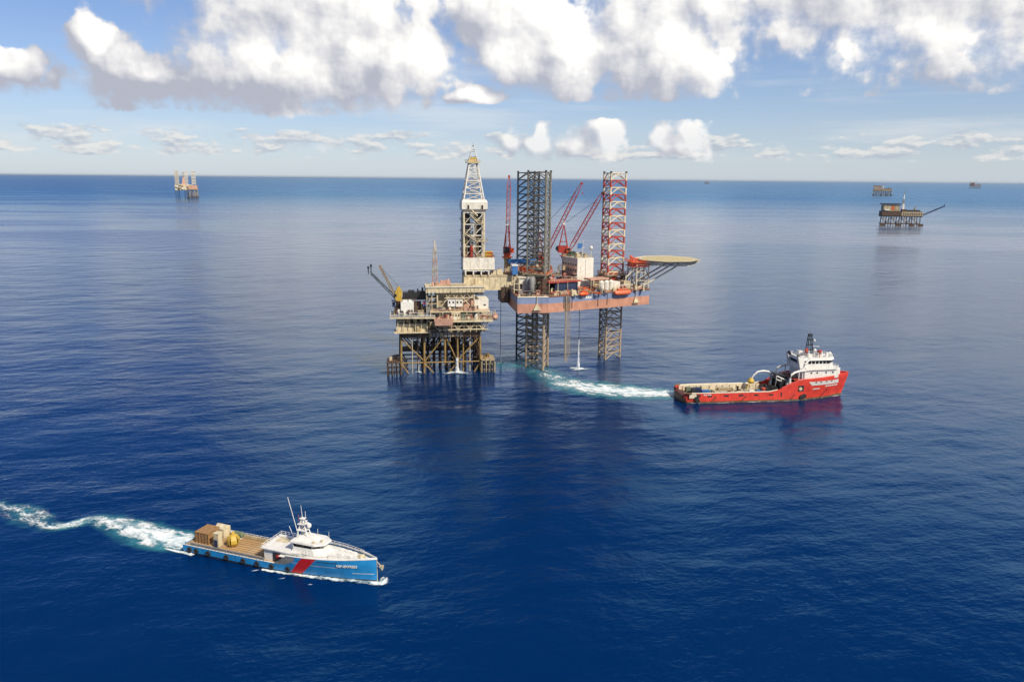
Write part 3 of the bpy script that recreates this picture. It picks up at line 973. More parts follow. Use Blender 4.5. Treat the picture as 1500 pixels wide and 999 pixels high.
T.box('substructure_beam', (-31.4, -4.7, 51.9), (13, .5, .8), 'white')
clutter(T, -37, -26, -3, 7, 49.4, 10, 21, ['dark_steel', 'brown', 'oxide'], hmax=2.6, smax=3)
clutter(T, -23, -8, -3, 7, 49.4, 22, 22, ['tan', 'oxide', 'pink', 'brown', 'cream'], hmax=4.0, smax=4)
sub = T.mesh('drill_floor_house', Mesh().box((-30.4, 2, 55.4), (16.8, 13.6, 6.4)), 'white')
T.box('floor_edge', (-30.4, 2, 52.1), (17.2, 14, .3), 'brown', 0, sub)
for x in (-35.2, -30.4, -25.6):
    T.box('panel_joint', (x, -4.84, 55.4), (.12, .1, 6.2), 'beige', 0, sub)
T.rail([(-38.8, -4.8, 58.6), (-22.2, -4.8, 58.6), (-22.2, 8.8, 58.6), (-38.8, 8.8, 58.6), (-38.8, -4.8, 58.6)], 'oxide', 1.2, 1.6, .08)
T.mesh('mud_standpipe', Mesh().lathe([(.75, 58.6), (.75, 62.5), (1.1, 62.6), (1.1, 63.5), (.7, 63.6), (.7, 65)], (-34.3, -3.6, 0), 12), 'crane_red', None, True)
T.mesh('driller_cabin', Mesh().box((-25.0, -2, 60.0), (3.8, 4, 2.8)).box((-25, -2, 61.6), (4.2, 4.4, .3)), 'yellow')
T.mesh('winch_frame', Mesh().box((-23.2, -3.6, 60.2), (.2, 2, 2.6)).box((-24.6, -4.3, 61.2), (3, .2, .3)).box((-24.6, -4.3, 59.6), (3, .2, .3)), 'orange')
# lower tower
X0, X1, Y0, Y1 = -38.3, -27.6, -3.3, 7.4
zs = [58.6, 64.4, 70.2, 76.0, 82.0]
for (x, y) in ((X0, Y0), (X1, Y0), (X1, Y1), (X0, Y1)):
    T.bar('tower_leg', (x, y, 58.6), (x, y, 82.4), .55, 'leg_white', None, 8)
    T.bar('tower_leg', (x * .93 - 2.2, y * .8 + .3, 58.6), (x * .93 - 2.2, y * .8 + .3, 82.4), .28, 'tan', None, 6)
for a, b in zip(zs[:-1], zs[1:]):
    cs = [(X0, Y0), (X1, Y0), (X1, Y1), (X0, Y1)]
    for i in range(4):
        p, q = cs[i], cs[(i + 1) % 4]
        m = lerp(p, q, .5)
        T.bar('girt', (*p, b), (*q, b), .28, 'white')
        T.bar('tower_brace', (*p, a), (*m, b), .24, 'leg_white')
        T.bar('tower_brace', (*m, a if i == 0 else b), (*q, b if i == 0 else a), .24, 'white')
        T.bar('girt', (*p, (a + b) / 2), (*q, (a + b) / 2), .13, 'grey')
    T.bar('tower_post', ((X0 + X1) / 2, Y0, a), ((X0 + X1) / 2, Y0, b), .22, 'white')
T.mesh('drill_pipe_stand', Mesh().box((-36.2, 1.6, 70), (2.6, 5.5, 22.6)), 'brown')
T.mesh('drill_pipe_stand', Mesh().box((-30.0, 3.2, 70), (2.8, 6.5, 22.6)), 'brown')
for i in range(9):
    T.bar('drill_pipe', (-37.3 + i * .32, -1.3, 58.8), (-37.3 + i * .32, -1.3, 81.5), .13, 'dark_steel')
    T.bar('drill_pipe', (-31.2 + i * .32, -.2, 58.8), (-31.2 + i * .32, -.2, 81.5), .13, 'dark_steel')
T.mesh('top_drive', Mesh().box((-33.2, 1, 67), (1.6, 1.6, 5)).box((-33.2, 1, 71), (1.0, 1.0, 2)).tube([(-33.2, 1, 58.8), (-33.2, 1, 64.5)], .25), 'grey')
for (x, z, w_, h, m) in ((-36.4, 61.8, 3.2, 5.2, 'brown'), (-30.2, 62.2, 4.0, 5.6, 'dark_steel'), (-29.6, 68.6, 3.4, 4.6, 'tan'), (-36.6, 68.0, 2.6, 4.4, 'brown'), (-29.8, 74.0, 3.6, 4.0, 'brown'), (-36.0, 74.2, 3.4, 4.6, 'dark_steel'), (-30.4, 79.4, 4.2, 3.6, 'tan'), (-36.4, 79.6, 3.0, 3.6, 'brown')):
    T.mesh('windwall_panel', Mesh().box((x, Y1 - 1.2, z), (w_, .3, h)).box((x, Y0 + 2.6, z - h * .2), (w_ * .6, 1.6, h * .5)), m)
for i, x in enumerate((-37.7, -36.6, -34.6, -32.0, -30.8, -28.9, -28.2)):
    T.bar('service_pipe', (x, Y0 - .25, 58.8), (x, Y0 - .25, 66 + (i * 37 % 16)), .16, ('cream', 'tan', 'grey')[i % 3])
def stair(pts):
    for a, b in zip(pts[:-1], pts[1:]):
        mb = Mesh()
        for dy in (0, .8):
            mb.tube([(a[0], a[1] - dy, a[2]), (b[0], b[1] - dy, b[2])], .22, 4)
            mb.tube([(a[0], a[1] - dy, a[2] + 1.1), (b[0], b[1] - dy, b[2] + 1.1)], .1, 4)
        T.mesh('stair_flight', mb, 'cream')
stair([(-37.8, Y0 - .5, 71.2), (-31.8, Y0 - .5, 67.2), (-27.0, Y0 - .5, 67.2)])
stair([(-35.2, Y0 - .6, 81.2), (-30.6, Y0 - .6, 76.6), (-28, Y0 - .6, 76.6)])
stair([(-33.6, Y0 - .6, 62.8), (-31.2, Y0 - .6, 59.2), (-28, Y0 - .6, 59.2)])
for z in (62.5, 67.0, 72.5, 78.5):
    T.mesh('side_landing', Mesh().box((X0 - .9, 0, z), (1.6, 3.5, .2)).rail([(X0 - 1.6, -1.7, z), (X0 - 1.6, 1.7, z)], 1.1, 1.2, .08), 'tan')
T.mesh('side_landing', Mesh().box((X1 + 1.2, 0, 67.2), (2.2, 3.5, .2)).rail([(X1 + 2.2, -1.7, 67.2), (X1 + 2.2, 1.7, 67.2)], 1.1, 1.2, .08), 'tan')
# racking-board wind wall
wx0, wx1, wy0, wy1 = -39.4, -25.9, -4.8, 8.8
mb = Mesh()
ch = 1.5
base = [(wx0 + ch, wy0 + ch), (wx1 - ch, wy0 + ch), (wx1 - ch, wy1 - ch), (wx0 + ch, wy1 - ch)]
mid = [(wx0, wy0), (wx1, wy0), (wx1, wy1), (wx0, wy1)]
mb.prism(base, 82.2, 84.0, top=mid)
mb.prism(mid, 84.0, 87.6)
mb.prism(mid, 87.6, 88.8, top=[lerp(a, b, .35) for a, b in zip(mid, base)])
ww = T.mesh('wind_wall', mb, 'white')
for x in (-35.9, -28.6):
    T.box('hatch', (x, wy0 - .03, 84.9), (.8, .1, 1.9), 'black', 0, ww)
    T.mesh('hatch_hood', Mesh().add([(x - 1.1, wy0 - .02, 83.6), (x + .5, wy0 - .02, 83.6), (x + .5, wy0 - .02, 86.4), (x - .4, wy0 - .02, 86.4), (x - .5, wy0 - .9, 83.6), (x + .5, wy0 - .9, 83.6), (x + .5, wy0 - .5, 86.2), (x - .45, wy0 - .5, 86.2)],
           [(0, 4, 7, 3), (2, 3, 7, 6), (0, 1, 5, 4)]), 'cream', ww)
T.mesh('stair_chute', Mesh().tube([(-34.5, wy0 - .1, 83.6), (-31.2, wy0 + .6, 80.4)], .5, 4), 'cream', ww)
# upper tapering tower
def up(i, t):
    cx, cy = -32.9, 2.0
    w = 5.35 * (1 - t) + 2.1 * t
    s = ((-1, -1), (1, -1), (1, 1), (-1, 1))[i]
    return (cx + s[0] * w, cy + s[1] * w, 88.6 + (107.6 - 88.6) * t)
ts = [0, .17, .34, .52, .70, .86, 1]
for i in range(4):
    T.bar('upper_leg', up(i, 0), up(i, 1), .4, 'white', None, 8)
for j, (a, b) in enumerate(zip(ts[:-1], ts[1:])):
    for i in range(4):
        T.bar('girt', up(i, b), up((i + 1) % 4, b), .2, 'white')
        if j % 2 == 0:
            T.bar('tower_brace', up(i, a), up((i + 1) % 4, b), .17, 'white')
        else:
            T.bar('tower_brace', up((i + 1) % 4, a), up(i, b), .17, 'white')
T.mesh('service_board', Mesh().box((-33.6, 0, 92.0), (6, 3, .3)).rail([(-36.5, -1.5, 92.2), (-30.6, -1.5, 92.2)], 1.1, 1.5, .09), 'cream')
T.mesh('service_board', Mesh().box((-33.6, 0, 97.6), (4.6, 3, .3)).rail([(-35.9, -1.5, 97.8), (-31.3, -1.5, 97.8)], 1.1, 1.5, .09), 'cream')
T.mesh('hoist_line', Mesh().tube([(-33.4, 1, 72), (-33.2, 1, 107)], .1, 4).tube([(-32.6, 1, 72), (-32.8, 1, 107)], .1, 4).tube([(-33.9, 1, 72), (-33.6, 1, 107)], .1, 4), 'grey')
T.mesh('ladder', Mesh().tube([(-31.2, -2.6, 88), (-31.8, .6, 100)], .16, 4).tube([(-30.6, -2.6, 88), (-31.2, .6, 100)], .16, 4), 'tan')
cp = T.mesh('crown_platform', Mesh().prism([(-36.5, -1.5), (-29.3, -1.5), (-29.3, 5.5), (-36.5, 5.5)], 107.6, 108.0), 'cream')
T.rail([(-36.5, -1.5, 108), (-29.3, -1.5, 108), (-29.3, 5.5, 108), (-36.5, 5.5, 108), (-36.5, -1.5, 108)], 'white', 1.3, 1.2, .09, cp)
T.mesh('crown_block', Mesh().box((-32.9, 2, 108.9), (4.4, 3.2, 1.6)).lathe([(1.1, -.5), (1.1, .5)], (-33.8, 1, 109.6), 12, 'y').lathe([(1.1, -.5), (1.1, .5)], (-32, 1, 109.6), 12, 'y'), 'yellow', cp)
for i, s in enumerate(((-1, -1), (1, -1), (1, 1), (-1, 1))):
    T.bar('gin_pole', (-32.9 + s[0] * 2.6, 2 + s[1] * 2.6, 108), (-32.7 + s[0] * .25, 2 + s[1] * .25, 116.2), .14, 'white')
for z, k in ((111, 1.7), (113.5, .9)):
    T.mesh('gin_pole_ring', Mesh().box((-32.8, 2, z), (k * 2, k * 2, .2)), 'grey')
T.mesh('beacon', Mesh().box((-32.7, 2, 116.4), (.8, .8, .5)).tube([(-32.7, 2, 116), (-32.7, 2, 118)], .08).box((-32.7, 2, 114.4), (1.6, .3, .3)), 'grey')

# ---------------------------------------------------------------- deck cranes
def crane(label, base, rz, ped, house_z, boom_len, boom_el, w0=2.0, counter=True, small=False):
    x, y = base
    C = Thing('deck_crane', label, 'crane', rw((x, y, 0)), RIG_RZ + rz, 'red deck cranes on the jack-up rig')
    C.mesh('pedestal', Mesh().lathe([(1.7, ZT), (1.7, house_z - 3.5), (2.3, house_z - 2.4), (2.3, house_z - 2)], (0, 0, 0), 14), ped, smooth=True)
    C.mesh('slew_ring', Mesh().lathe([(3.0, house_z - 2), (3.0, house_z - 1.6), (1.9, house_z - 1.5), (1.9, house_z)], (0, 0, 0), 16), 'orange', smooth=True)
    hs = C.mesh('machinery_house', Mesh().box((-1.4, 0, house_z + 1.8), (5.2, 4.0, 3.6)).box((-1.4, 0, house_z + 3.7), (5.4, 4.2, .2)), 'crane_red')
    C.mesh('winch_drum', Mesh().lathe([(1.5, -1.5), (1.5, 1.5)], (-3.9, 0, house_z + 2.2), 14, 'y'), 'black', hs)
    cab = C.mesh('cabin', Mesh().box((1.6, -2.6, house_z + 1.6), (2.2, 1.8, 2.6)), 'orange')
    C.box('window', (2.72, -2.6, house_z + 2.1), (.08, 1.5, 1.3), 'glass', 0, cab)
    C.box('window', (1.6, -3.52, house_z + 2.1), (1.7, .08, 1.3), 'glass', 0, cab)
    ax, az_ = -1.0, house_z + 15.5
    for s in (-1, 1):
        C.bar('mast_leg', (1.4, s * 1.7, house_z + 2), (ax, s * .4, az_), .3, 'crane_red', None, 6)
        C.bar('mast_leg', (-3.6, s * 1.7, house_z + 2), (ax, s * .4, az_), .24, 'crane_red', None, 6)
        for t in (.3, .6):
            C.bar('mast_brace', lerp((1.4, s * 1.7, house_z + 2), (ax, s * .4, az_), t), lerp((-3.6, s * 1.7, house_z + 2), (ax, s * .4, az_), t), .12, 'crane_red')
    C.mesh('mast_head', Mesh().box((ax, 0, az_ + .3), (1.4, 1.6, .9)).rail([(ax - 1, -1, az_ + .8), (ax + 1, -1, az_ + .8)], .9, 1, .06), 'ship_white')
    foot = Vector((2.2, 0, house_z + 1.2))
    d = Vector((math.cos(R(boom_el)), 0, math.sin(R(boom_el))))
    k1, k2, tip = foot + d * boom_len * .12, foot + d * boom_len * .86, foot + d * boom_len
    bm_ = lattice(C, k1, k2, w0, w0, 14, 'crane_red', .17, .1)
    for (p, q, wa, wb) in ((foot, k1, .8, w0), (k2, tip, w0, .6)):
        for sy in (-1, 1):
            for sz in (-1, 1):
                up_ = Vector((-d.z, 0, d.x))
                C.bar('boom_end_chord', p + Vector((0, sy * wa / 2, 0)) + up_ * sz * wa / 2, q + Vector((0, sy * wb / 2, 0)) + up_ * sz * wb / 2, .16, 'crane_red', bm_, 6)
    C.mesh('boom_head', Mesh().box(tip, (1.0, 1.2, 1.2)).lathe([(.7, -.3), (.7, .3)], (tip.x + .3, 0, tip.z), 10, 'y'), 'crane_red', bm_)
    for s in (-.4, .4):
        C.bar('pendant', (ax, s, az_ + .4), tuple(k2 + Vector((0, s, .8))), .07, 'cable')
    hk = tip.z - (5 if not small else 3)
    C.mesh('hook_block', Mesh().tube([tip + Vector((.8, 0, 0)), (tip.x + .8, 0, hk)], .06, 4).box((tip.x + .8, 0, hk - .5), (.6, .5, 1.1)), 'crane_red')
    return C


crane('red deck crane by the rig stern with its boom raised almost upright', (-13.2, 9.0), 78, 'tan', 59.5, 41.5, 76)
crane('red deck crane partly behind the grey legs with a lattice boom slanting up', (8.5, 24.0), -6, 'grey', 55.0, 46.0, 64)
crane('red deck crane beside the white living quarters with black winch drum and slanted boom', (19.4, 9.0), -8, 'dark_steel', 59.8, 36.0, 61)

# ---------------------------------------------------------------- fixed production platform
PLAT = (-37.1, 406.2, 0.0)
PLAT_RZ = 9.0
PM = Matrix.Translation(PLAT) @ Matrix.Rotation(R(PLAT_RZ), 4, 'Z')
def pw_(p):
    return tuple(PM @ Vector(p))
T = plat = Thing('production_platform', 'weathered cream production platform on a rusty yellow steel jacket', 'oil platform', PLAT, PLAT_RZ)
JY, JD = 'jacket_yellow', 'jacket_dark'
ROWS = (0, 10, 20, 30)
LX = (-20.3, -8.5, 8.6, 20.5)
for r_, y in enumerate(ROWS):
    m = JY if r_ == 0 else ('brown' if r_ == 1 else JD)  # rows painted darker with depth: shade inside the jacket put into the colour
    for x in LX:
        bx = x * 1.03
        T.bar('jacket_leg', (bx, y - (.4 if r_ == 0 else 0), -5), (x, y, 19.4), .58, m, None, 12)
    for i in range(3):
        T.bar('jacket_horizontal', (LX[i], y, 5.5), (LX[i + 1], y, 5.5), .38, m, None, 8)
    mid = (LX[1] + LX[2]) / 2 + 2
    for p, q in (((LX[1], y, 6), (mid - .6, y, 18.8)), ((LX[2], y, 6), (mid + .6, y, 18.8)), ((LX[2], y, 6), (LX[3] - .3, y, 18.6)), ((LX[1], y, 6), (-14.5, y, 12.4)),
                 ((LX[1], y, 5), (-3.5, y, -.6)), ((LX[2], y, 5), (3.6, y, -.6)), ((LX[0], y, 4.8), (-16.6, y, -.6)), ((LX[3], y, 4.6), (17.2, y, -.6)), ((LX[0], y, 18.6), (-15, y, 12.6))):
        T.bar('jacket_brace', p, q, .36, m, None, 8)
for i, x in enumerate(LX):
    for a, b in zip(ROWS[:-1], ROWS[1:]):
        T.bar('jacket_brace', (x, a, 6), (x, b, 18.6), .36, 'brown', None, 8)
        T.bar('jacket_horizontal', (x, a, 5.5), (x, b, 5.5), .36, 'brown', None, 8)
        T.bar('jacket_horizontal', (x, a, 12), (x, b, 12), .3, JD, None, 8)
T.bar('caisson', (2.2, .6, 4.3), (2.2, .6, 19), .6, JY, None, 12)
for (x, y, r, z0, m) in ((12.0, 3, .42, -3, JY), (15.4, 1.5, .25, -3, 'cream'), (-14.8, -1, .18, -3, 'cream'), (-12, 4, .3, -3, 'brown'), (17.6, 5, .35, -3, JD)):
    T.bar('riser', (x, y, z0), (x, y, 24), r, m, None, 8)
for i in range(7):
    for j in range(4):
        T.bar('conductor', (-6 + i * 3.3, 8 + j * 5, -3), (-6 + i * 3.3, 8 + j * 5, 20), .34, JD, None, 8)  # dark colour stands in for the shade between the jacket rows
for z in (9, 13.5, 16.5):
    T.box('conductor_guide', (3, 14, z), (34, .5, .5), JD)
    T.box('conductor_guide', (3, 24, z), (34, .5, .5), JD)
T.box('walkway', (0, 6, 12.4), (36, 1.2, .25), 'brown')
T.rail([(-18, 5.4, 12.5), (18, 5.4, 12.5)], 'brown', 1.1, 2, .08)
T.box('walkway', (0, 16, 10), (40, 9, .25), JD)
clutter(T, -16, 16, 12, 22, 10.2, 14, 77, ['brown', 'jacket_dark', 'dark_steel'], hmax=4)

def boat_landing(x0, x1, y0, y1, m):
    xs = [x0 + (x1 - x0) * i / 3 for i in range(4)]
    for i, x in enumerate(xs):
        for y in (y0, y1):
            T.bar('landing_post', (x, y, -3), (x, y, 7.2 - (1.6 if i in (0, 3) else 0)), .42, m if y == y0 else JD, None, 8)
    for z in (1.4, 4.4, 6.4):
        for y in (y0, y1):
            T.bar('landing_rail', (x0, y, z), (x1, y, z), .26, m if y == y0 else JD, None, 6)
        for x in xs:
            T.bar('landing_rail', (x, y0, z), (x, y1, z), .22, JD, None, 6)
    T.box('landing_deck', ((x0 + x1) / 2, (y0 + y1) / 2, 6.7), (x1 - x0 + .6, y1 - y0, .25), m)
    for k in range(5):
        T.bar('fender', (x0 + (x1 - x0) * (k + .5) / 5, y0 - .5, -2), (x0 + (x1 - x0) * (k + .5) / 5, y0 - .5, 5), .2, 'rubber', None, 6)
    clutter(T, x0, x1, y0, y1, 6.9, 5, int(x0 * 7), ['brown', 'beige', 'jacket_yellow'], hmax=1.6, smax=1.5)

boat_landing(-27.6, -20.8, -3.5, 8, 'brown')
boat_landing(21.2, 28.0, -2.5, 9, 'tan')

# cellar deck
T.box('cellar_girder', (.4, -1.0, 20.4), (40.4, .5, 2.8), 'brown')
T.box('cellar_girder', (.4, 14, 20.4), (40.4, .5, 2.8), 'brown')
T.box('cellar_girder', (.4, 30, 20.4), (40.4, .5, 2.8), 'brown')
for x in (-19.8, -8.5, 8.6, 20.6):
    T.box('cellar_cross_girder', (x, 14.5, 20.4), (.5, 30.4, 2.6), 'brown')
T.box('cellar_deck', (.4, 14.4, 21.9), (45.5, 33, .35), 'brown')
for i in range(22):
    T.box('girder_stiffener', (-19 + i * 1.85, -1.32, 20.4), (.14, .16, 2.5), 'brown')
for i in range(9):
    x = -20 + i * 2.0
    T.box('girder_panel', (x + 14.5, -1.31, 20.35), (1.55, .12, 2.1), 'grey' if i % 3 else 'tan')
T.box('inner_module', (2, 13, 24.9), (37, 22, 5.6), 'brown')
for x0 in range(-14, 18, 4):
    T.box('inner_panel', (x0 + 1.6, 1.9, 24.8), (2.8, .3, 4.4), random.choice(['jacket_dark', 'brown', 'grey', 'tan']))
T.rail([(-22.4, -2.2, 22.1), (23, -2.2, 22.1)], 'cream', 1.2, 1.9, .08)
# left cellar module with posts
lm = T.mesh('separator_module', Mesh().box((-14.6, 3, 24.2), (16.4, 8, 4.2)), 'cream')
T.box('module_floor', (-14.6, .5, 22.2), (18.6, 10, .4), 'cream', 0, lm)
T.box('module_back', (-14.6, 7.5, 28), (16.2, .6, 3.6), 'tan', 0, lm)
for i in range(6):
    T.bar('module_post', (-22 + i * 3.0, -2.6, 22.2), (-22 + i * 3.0, -2.6, 29.8), .24, 'cream', None, 6)
    T.bar('module_brace', (-22 + i * 3.0, -2.6, 26.4), (-20.2 + i * 3.0, 2.4, 29.6), .18, 'cream', None, 6)
for i in range(4):
    T.mesh('separator_drum', Mesh().lathe([(.3, -1.9), (1.0, -1.5), (1.0, 1.5), (.3, 1.9)], (-20.4 + i * 3.6, 1.2, 27.8), 12, 'y'), 'beige', None, True)
# right truss between cellar and main deck
for y in (-4.0, 4.0):
    T.bar('truss_chord', (-1, y, 23.4), (24.5, y, 23.4), .3, 'cream', None, 6)
    T.bar('truss_chord', (-1, y, 25.2), (24.5, y, 25.2), .16, 'beige', None, 6)
    for i in range(8):
        xa, xb = -1 + i * 3.2, -1 + (i + 1) * 3.2
        T.bar('truss_web', (xa, y, 23.4 if i % 2 else 27.5), (xb, y, 27.5 if i % 2 else 23.4), .24, 'cream', None, 6)
        T.bar('truss_post', (xa, y, 22), (xa, y, 27.5), .18, 'beige', None, 6)
T.bar('truss_web', (-6.5, -4.5, 28.5), (-.4, -4.5, 22.6), .28, 'beige', None, 6)
clutter(T, -2, 22, -3, 2, 22.1, 16, 31, ['cream', 'beige', 'tan', 'brown', 'pink'], hmax=3.4, smax=2.5)
# main decks
dl = T.mesh('main_deck_aft', Mesh().prism([(-26, -4.6), (-3, -6.5), (-3, 22), (-25.5, 14)], 29.7, 30.5), 'cream')
dr = T.mesh('main_deck', Mesh().box((11.8, 11, 28.0), (29.6, 34, .9)), 'cream')
T.mesh('deck_plating', Mesh().prism([(-25.7, -4.3), (-3.3, -6.2), (-3.3, 21.7), (-25.2, 13.7)], 30.504, 30.54), 'grey', dl)
T.mesh('deck_plating', Mesh().box((11.8, 11, 28.48), (29, 33.4, .05)), 'beige', dr)
T.mesh('pink_loading_platform', Mesh().prism([(-3.4, -9.4), (5.4, -9.4), (5.4, -6), (-3.4, -6)], 26.6, 29.6, top=[(-3.8, -9.8), (5.8, -9.8), (5.8, -6), (-3.8, -6)]), 'pink')
T.rail([(-3.6, -9.6, 29.6), (5.6, -9.6, 29.6)], 'pink', 1.1, 1.5, .08)
T.rail([(-25.8, -4.5, 30.5), (-3.2, -6.3, 30.5)], 'ship_white', 1.1, 2.2, .07)
T.rail([(-25.8, -4.5, 30.5), (-25.4, 13.8, 30.5)], 'ship_white', 1.1, 2.2, .07)
T.rail([(5.8, -5.8, 28.5), (26.4, -5.8, 28.5), (26.4, 12, 28.5)], 'cream', 1.1, 1.7, .08)
# row of houses on the main deck
def cabin(c, s, m, nw=0, parent=None):
    b = T.mesh('cabin', Mesh().box(c, s).box((c[0], c[1], c[2] + s[2] / 2 + .1), (s[0] + .3, s[1] + .3, .2)), m, parent)
    for k in range(nw):
        T.box('window', (c[0] - s[0] / 2 + s[0] * (k + .5) / nw, c[1] - s[1] / 2 - .03, c[2] + s[2] * .15), (s[0] / nw * .42, .08, s[2] * .3), 'glass', 0, b)
    return b
cabin((7.6, -3, 30.4), (4.4, 3.4, 3.4), 'cream', 3)
cabin((12.6, -3, 29.9), (4.6, 3.2, 2.6), 'deck_green', 0)
cabin((12.2, .8, 31.0), (4.6, 3.2, 4.4), 'tan', 2)
T.box('dark_opening', (17.4, -2.2, 30.3), (2.2, .3, 2.6), 'black')
clutter(T, -2.5, 5, -4.8, -1.5, 28.5, 16, 41, ['brown', 'pink', 'tan', 'cream', 'oxide'], hmax=3.0, smax=1.8)
clutter(T, 17, 25, -5, 0, 28.5, 16, 42, ['pink', 'cream', 'white', 'tan', 'orange'], hmax=2.4, smax=2.0)
T.box('mezzanine_deck', (10, 10, 32.5), (31, 26, .5), 'cream')
T.rail([(-5.4, -2.9, 32.7), (25.4, -2.9, 32.7)], 'pink', 1.1, 1.5, .08)
for x in (-5.2, 1, 7.2, 13.4, 19.6, 25.2):
    T.bar('deck_post', (x, -2.8, 28.4), (x, -2.8, 32.4), .22, 'cream')
# upper module under the roof
um = T.mesh('upper_module', Mesh().box((8.0, 12, 37.3), (19.6, 20, 9.2)), 'beige')
T.box('panel', (1.0, 1.9, 36.6), (4.6, .25, 6.8), 'tan', 0, um)
T.box('panel', (14.8, 1.9, 36.6), (5, .25, 6.8), 'pink', 0, um)
cabin((5.6, .2, 36.7), (3.7, 3.2, 3.4), 'ship_white', 2)
cabin((9.6, .2, 36.7), (3.7, 3.2, 3.4), 'white', 2)
for i in range(7):
    T.box('panel', (-.6 + i * 2.8, 1.95, 33.6), (2.0, .3, 1.6), random.choice(['pink', 'tan', 'brown', 'cream']), 0, um)
clutter(T, -1, 16, -2.4, -.6, 32.8, 14, 43, ['pink', 'tan', 'cream', 'oxide'], hmax=2.0, smax=1.6)
for (p, q) in (((-1.4, -.8, 32.8), (5.5, -.8, 41.5)), ((17.4, -.8, 32.8), (11.5, -.8, 39.5)), ((11.5, -.8, 37), (17.4, -.8, 40.5))):
    T.bar('module_brace', p, q, .24, 'cream')
for x in (-1.6, 17.4):
    T.bar('module_column', (x, -.9, 32.7), (x, -.9, 42.2), .4, 'cream', None, 8)
T.bar('truss_chord', (2, -.9, 39.4), (17.4, -.9, 39.4), .24, 'cream')
for i in range(8):
    xa, xb = 2 + i * 1.92, 2 + (i + 1) * 1.92
    T.bar('truss_web', (xa, -.9, 39.4 if i % 2 else 42), (xb, -.9, 42 if i % 2 else 39.4), .2, 'cream')
for x in (-7, -4.4, -1.8):
    for y in (-1, 5, 11):
        T.bar('scaffold_post', (x, y, 30.5), (x, y, 42.3), .2, 'cream')
for z in (33.4, 36.4, 39.4):
    for y in (-1, 5):
        T.bar('scaffold_ledger', (-7, y, z), (-1.8, y, z), .15, 'beige')
    T.box('scaffold_deck', (-4.4, 4, z), (5, 9, .15), 'tan')
    T.bar('scaffold_brace', (-7, -1, z - 3), (-4.4, -1, z), .13, 'cream')
roof = T.mesh('roof_deck', Mesh().box((7.5, 6, 43.7), (30, 16.5, 2.8)), 'cream')
for i in range(15):
    T.box('roof_stiffener', (-6.6 + i * 2.0, -2.36, 43.6), (.16, .2, 2.4), 'beige', 0, roof)
T.box('roof_flange', (7.5, -2.4, 45.15), (30.4, .7, .2), 'white', 0, roof)
T.rail([(-7.4, -2.1, 45.2), (22.4, -2.1, 45.2)], 'cream', 1.0, 2.5, .06, roof)
T.mesh('roof_store', Mesh().box((3.2, 9, 46.2), (5.2, 3, 2.0)).box((1.2, 6, 45.8), (4, 2.4, 1.2)), 'pink')
T.box('roof_patch', (8, 6, 45.13), (12, 8, .06), 'tan', 0, roof)
wb = T.mesh('white_house', Mesh().prism([(17.9, 1.5), (25.2, 1.5), (25.2, 13), (17.9, 13)], 32.75, 38.2), 'white')
T.box('doorway', (19.4, 1.46, 33.9), (.9, .12, 2.0), 'black', 0, wb)
T.box('window', (23.2, 1.46, 35.2), (1.2, .12, .7), 'glass', 0, wb)
T.mesh('house_vent', Mesh().lathe([(1.4, -1.2), (1.4, 1.2)], (20.5, 16, 40.0), 14, 'y').box((22, 15, 40.2), (4, 2, 3)), 'dark_steel')
# aft deck machinery
T.mesh('power_pack', Mesh().box((-16.9, 4.6, 34.2), (6.6, 4.6, 5.6)).box((-18, 4.6, 37.4), (2.6, 3, 1.0)).box((-15.4, 4, 37.5), (1.6, 2, 1.2)).box((-19.5, 3, 31.2), (3, 4, 1.4)), 'ship_white')
T.mesh('generator_block', Mesh().box((-12.2, 13, 39.2), (13.4, 4.6, 3.2)).box((-14.5, 13, 41.2), (3.2, 3, 1.2)).box((-9, 12.5, 41), (3.6, 2.4, .8)), 'black')
T.box('generator_deck', (-12.4, 12.6, 37.4), (14.4, 7, .4), 'brown')
for x in (-19, -12.4, -6):
    T.bar('generator_post', (x, 9.4, 30.5), (x, 9.4, 37.2), .26, 'tan')
for i, (x, y, w_, h, m) in enumerate(((-11.5, 6, 3.6, 6.0, 'brown'), (-8.6, 3, 2.4, 4.8, 'brown'), (-10.2, -1, 3.0, 2.4, 'tan'), (-6.2, 0, 2.4, 3.6, 'grey'))):
    T.mesh('equipment_house', Mesh().box((x, y, 30.5 + h / 2), (w_, 3, h)).box((x, y, 30.7 + h), (w_ + .3, 3.3, .25)), m)
T.mesh('exhaust_stack', Mesh().tube([(-8.5, 14, 38), (-8.5, 14, 43)], .5, 8).tube([(-11, 14, 38), (-11, 14, 42.5)], .4, 8), 'dark_steel')
cc = T.mesh('deck_locker', Mesh().box((-7.6, 2, 36.3), (2.6, 2.4, 2.6)), 'blue')
T.box('locker_panel', (-8.2, .76, 36.6), (1.2, .1, 1.6), 'leg_red', 0, cc)
clutter(T, -24, -6, -3, 2, 30.55, 14, 51, ['grey', 'brown', 'tan', 'white'], hmax=1.8, smax=2.0)
clutter(T, -24, -6, 6, 12, 30.55, 10, 52, ['brown', 'dark_steel', 'grey'], hmax=5, smax=3.0)
# flare boom over the water
fb_ = lattice(T, (-22.5, 14, 37.4), (-35.2, 13, 50.8), 1.5, 1.0, 9, 'dark_steel', .17, .1, name='flare_boom', sides=3)
T.bar('flare_pipe', (-22.5, 14, 38.4), (-35.4, 13, 51.8), .26, 'black', fb_, 8)
for (x, y, z) in ((-36.4, 13, 50.6), (-35.0, 13, 51.6)):
    T.mesh('flare_tip', Mesh().tube([(x, y, z), (x, y, z + 3.4)], [.26, .26], 8).lathe([(.5, z + 2.6), (.55, z + 3.8), (.4, z + 4.0)], (x, y, 0), 10), 'dark_steel', fb_)
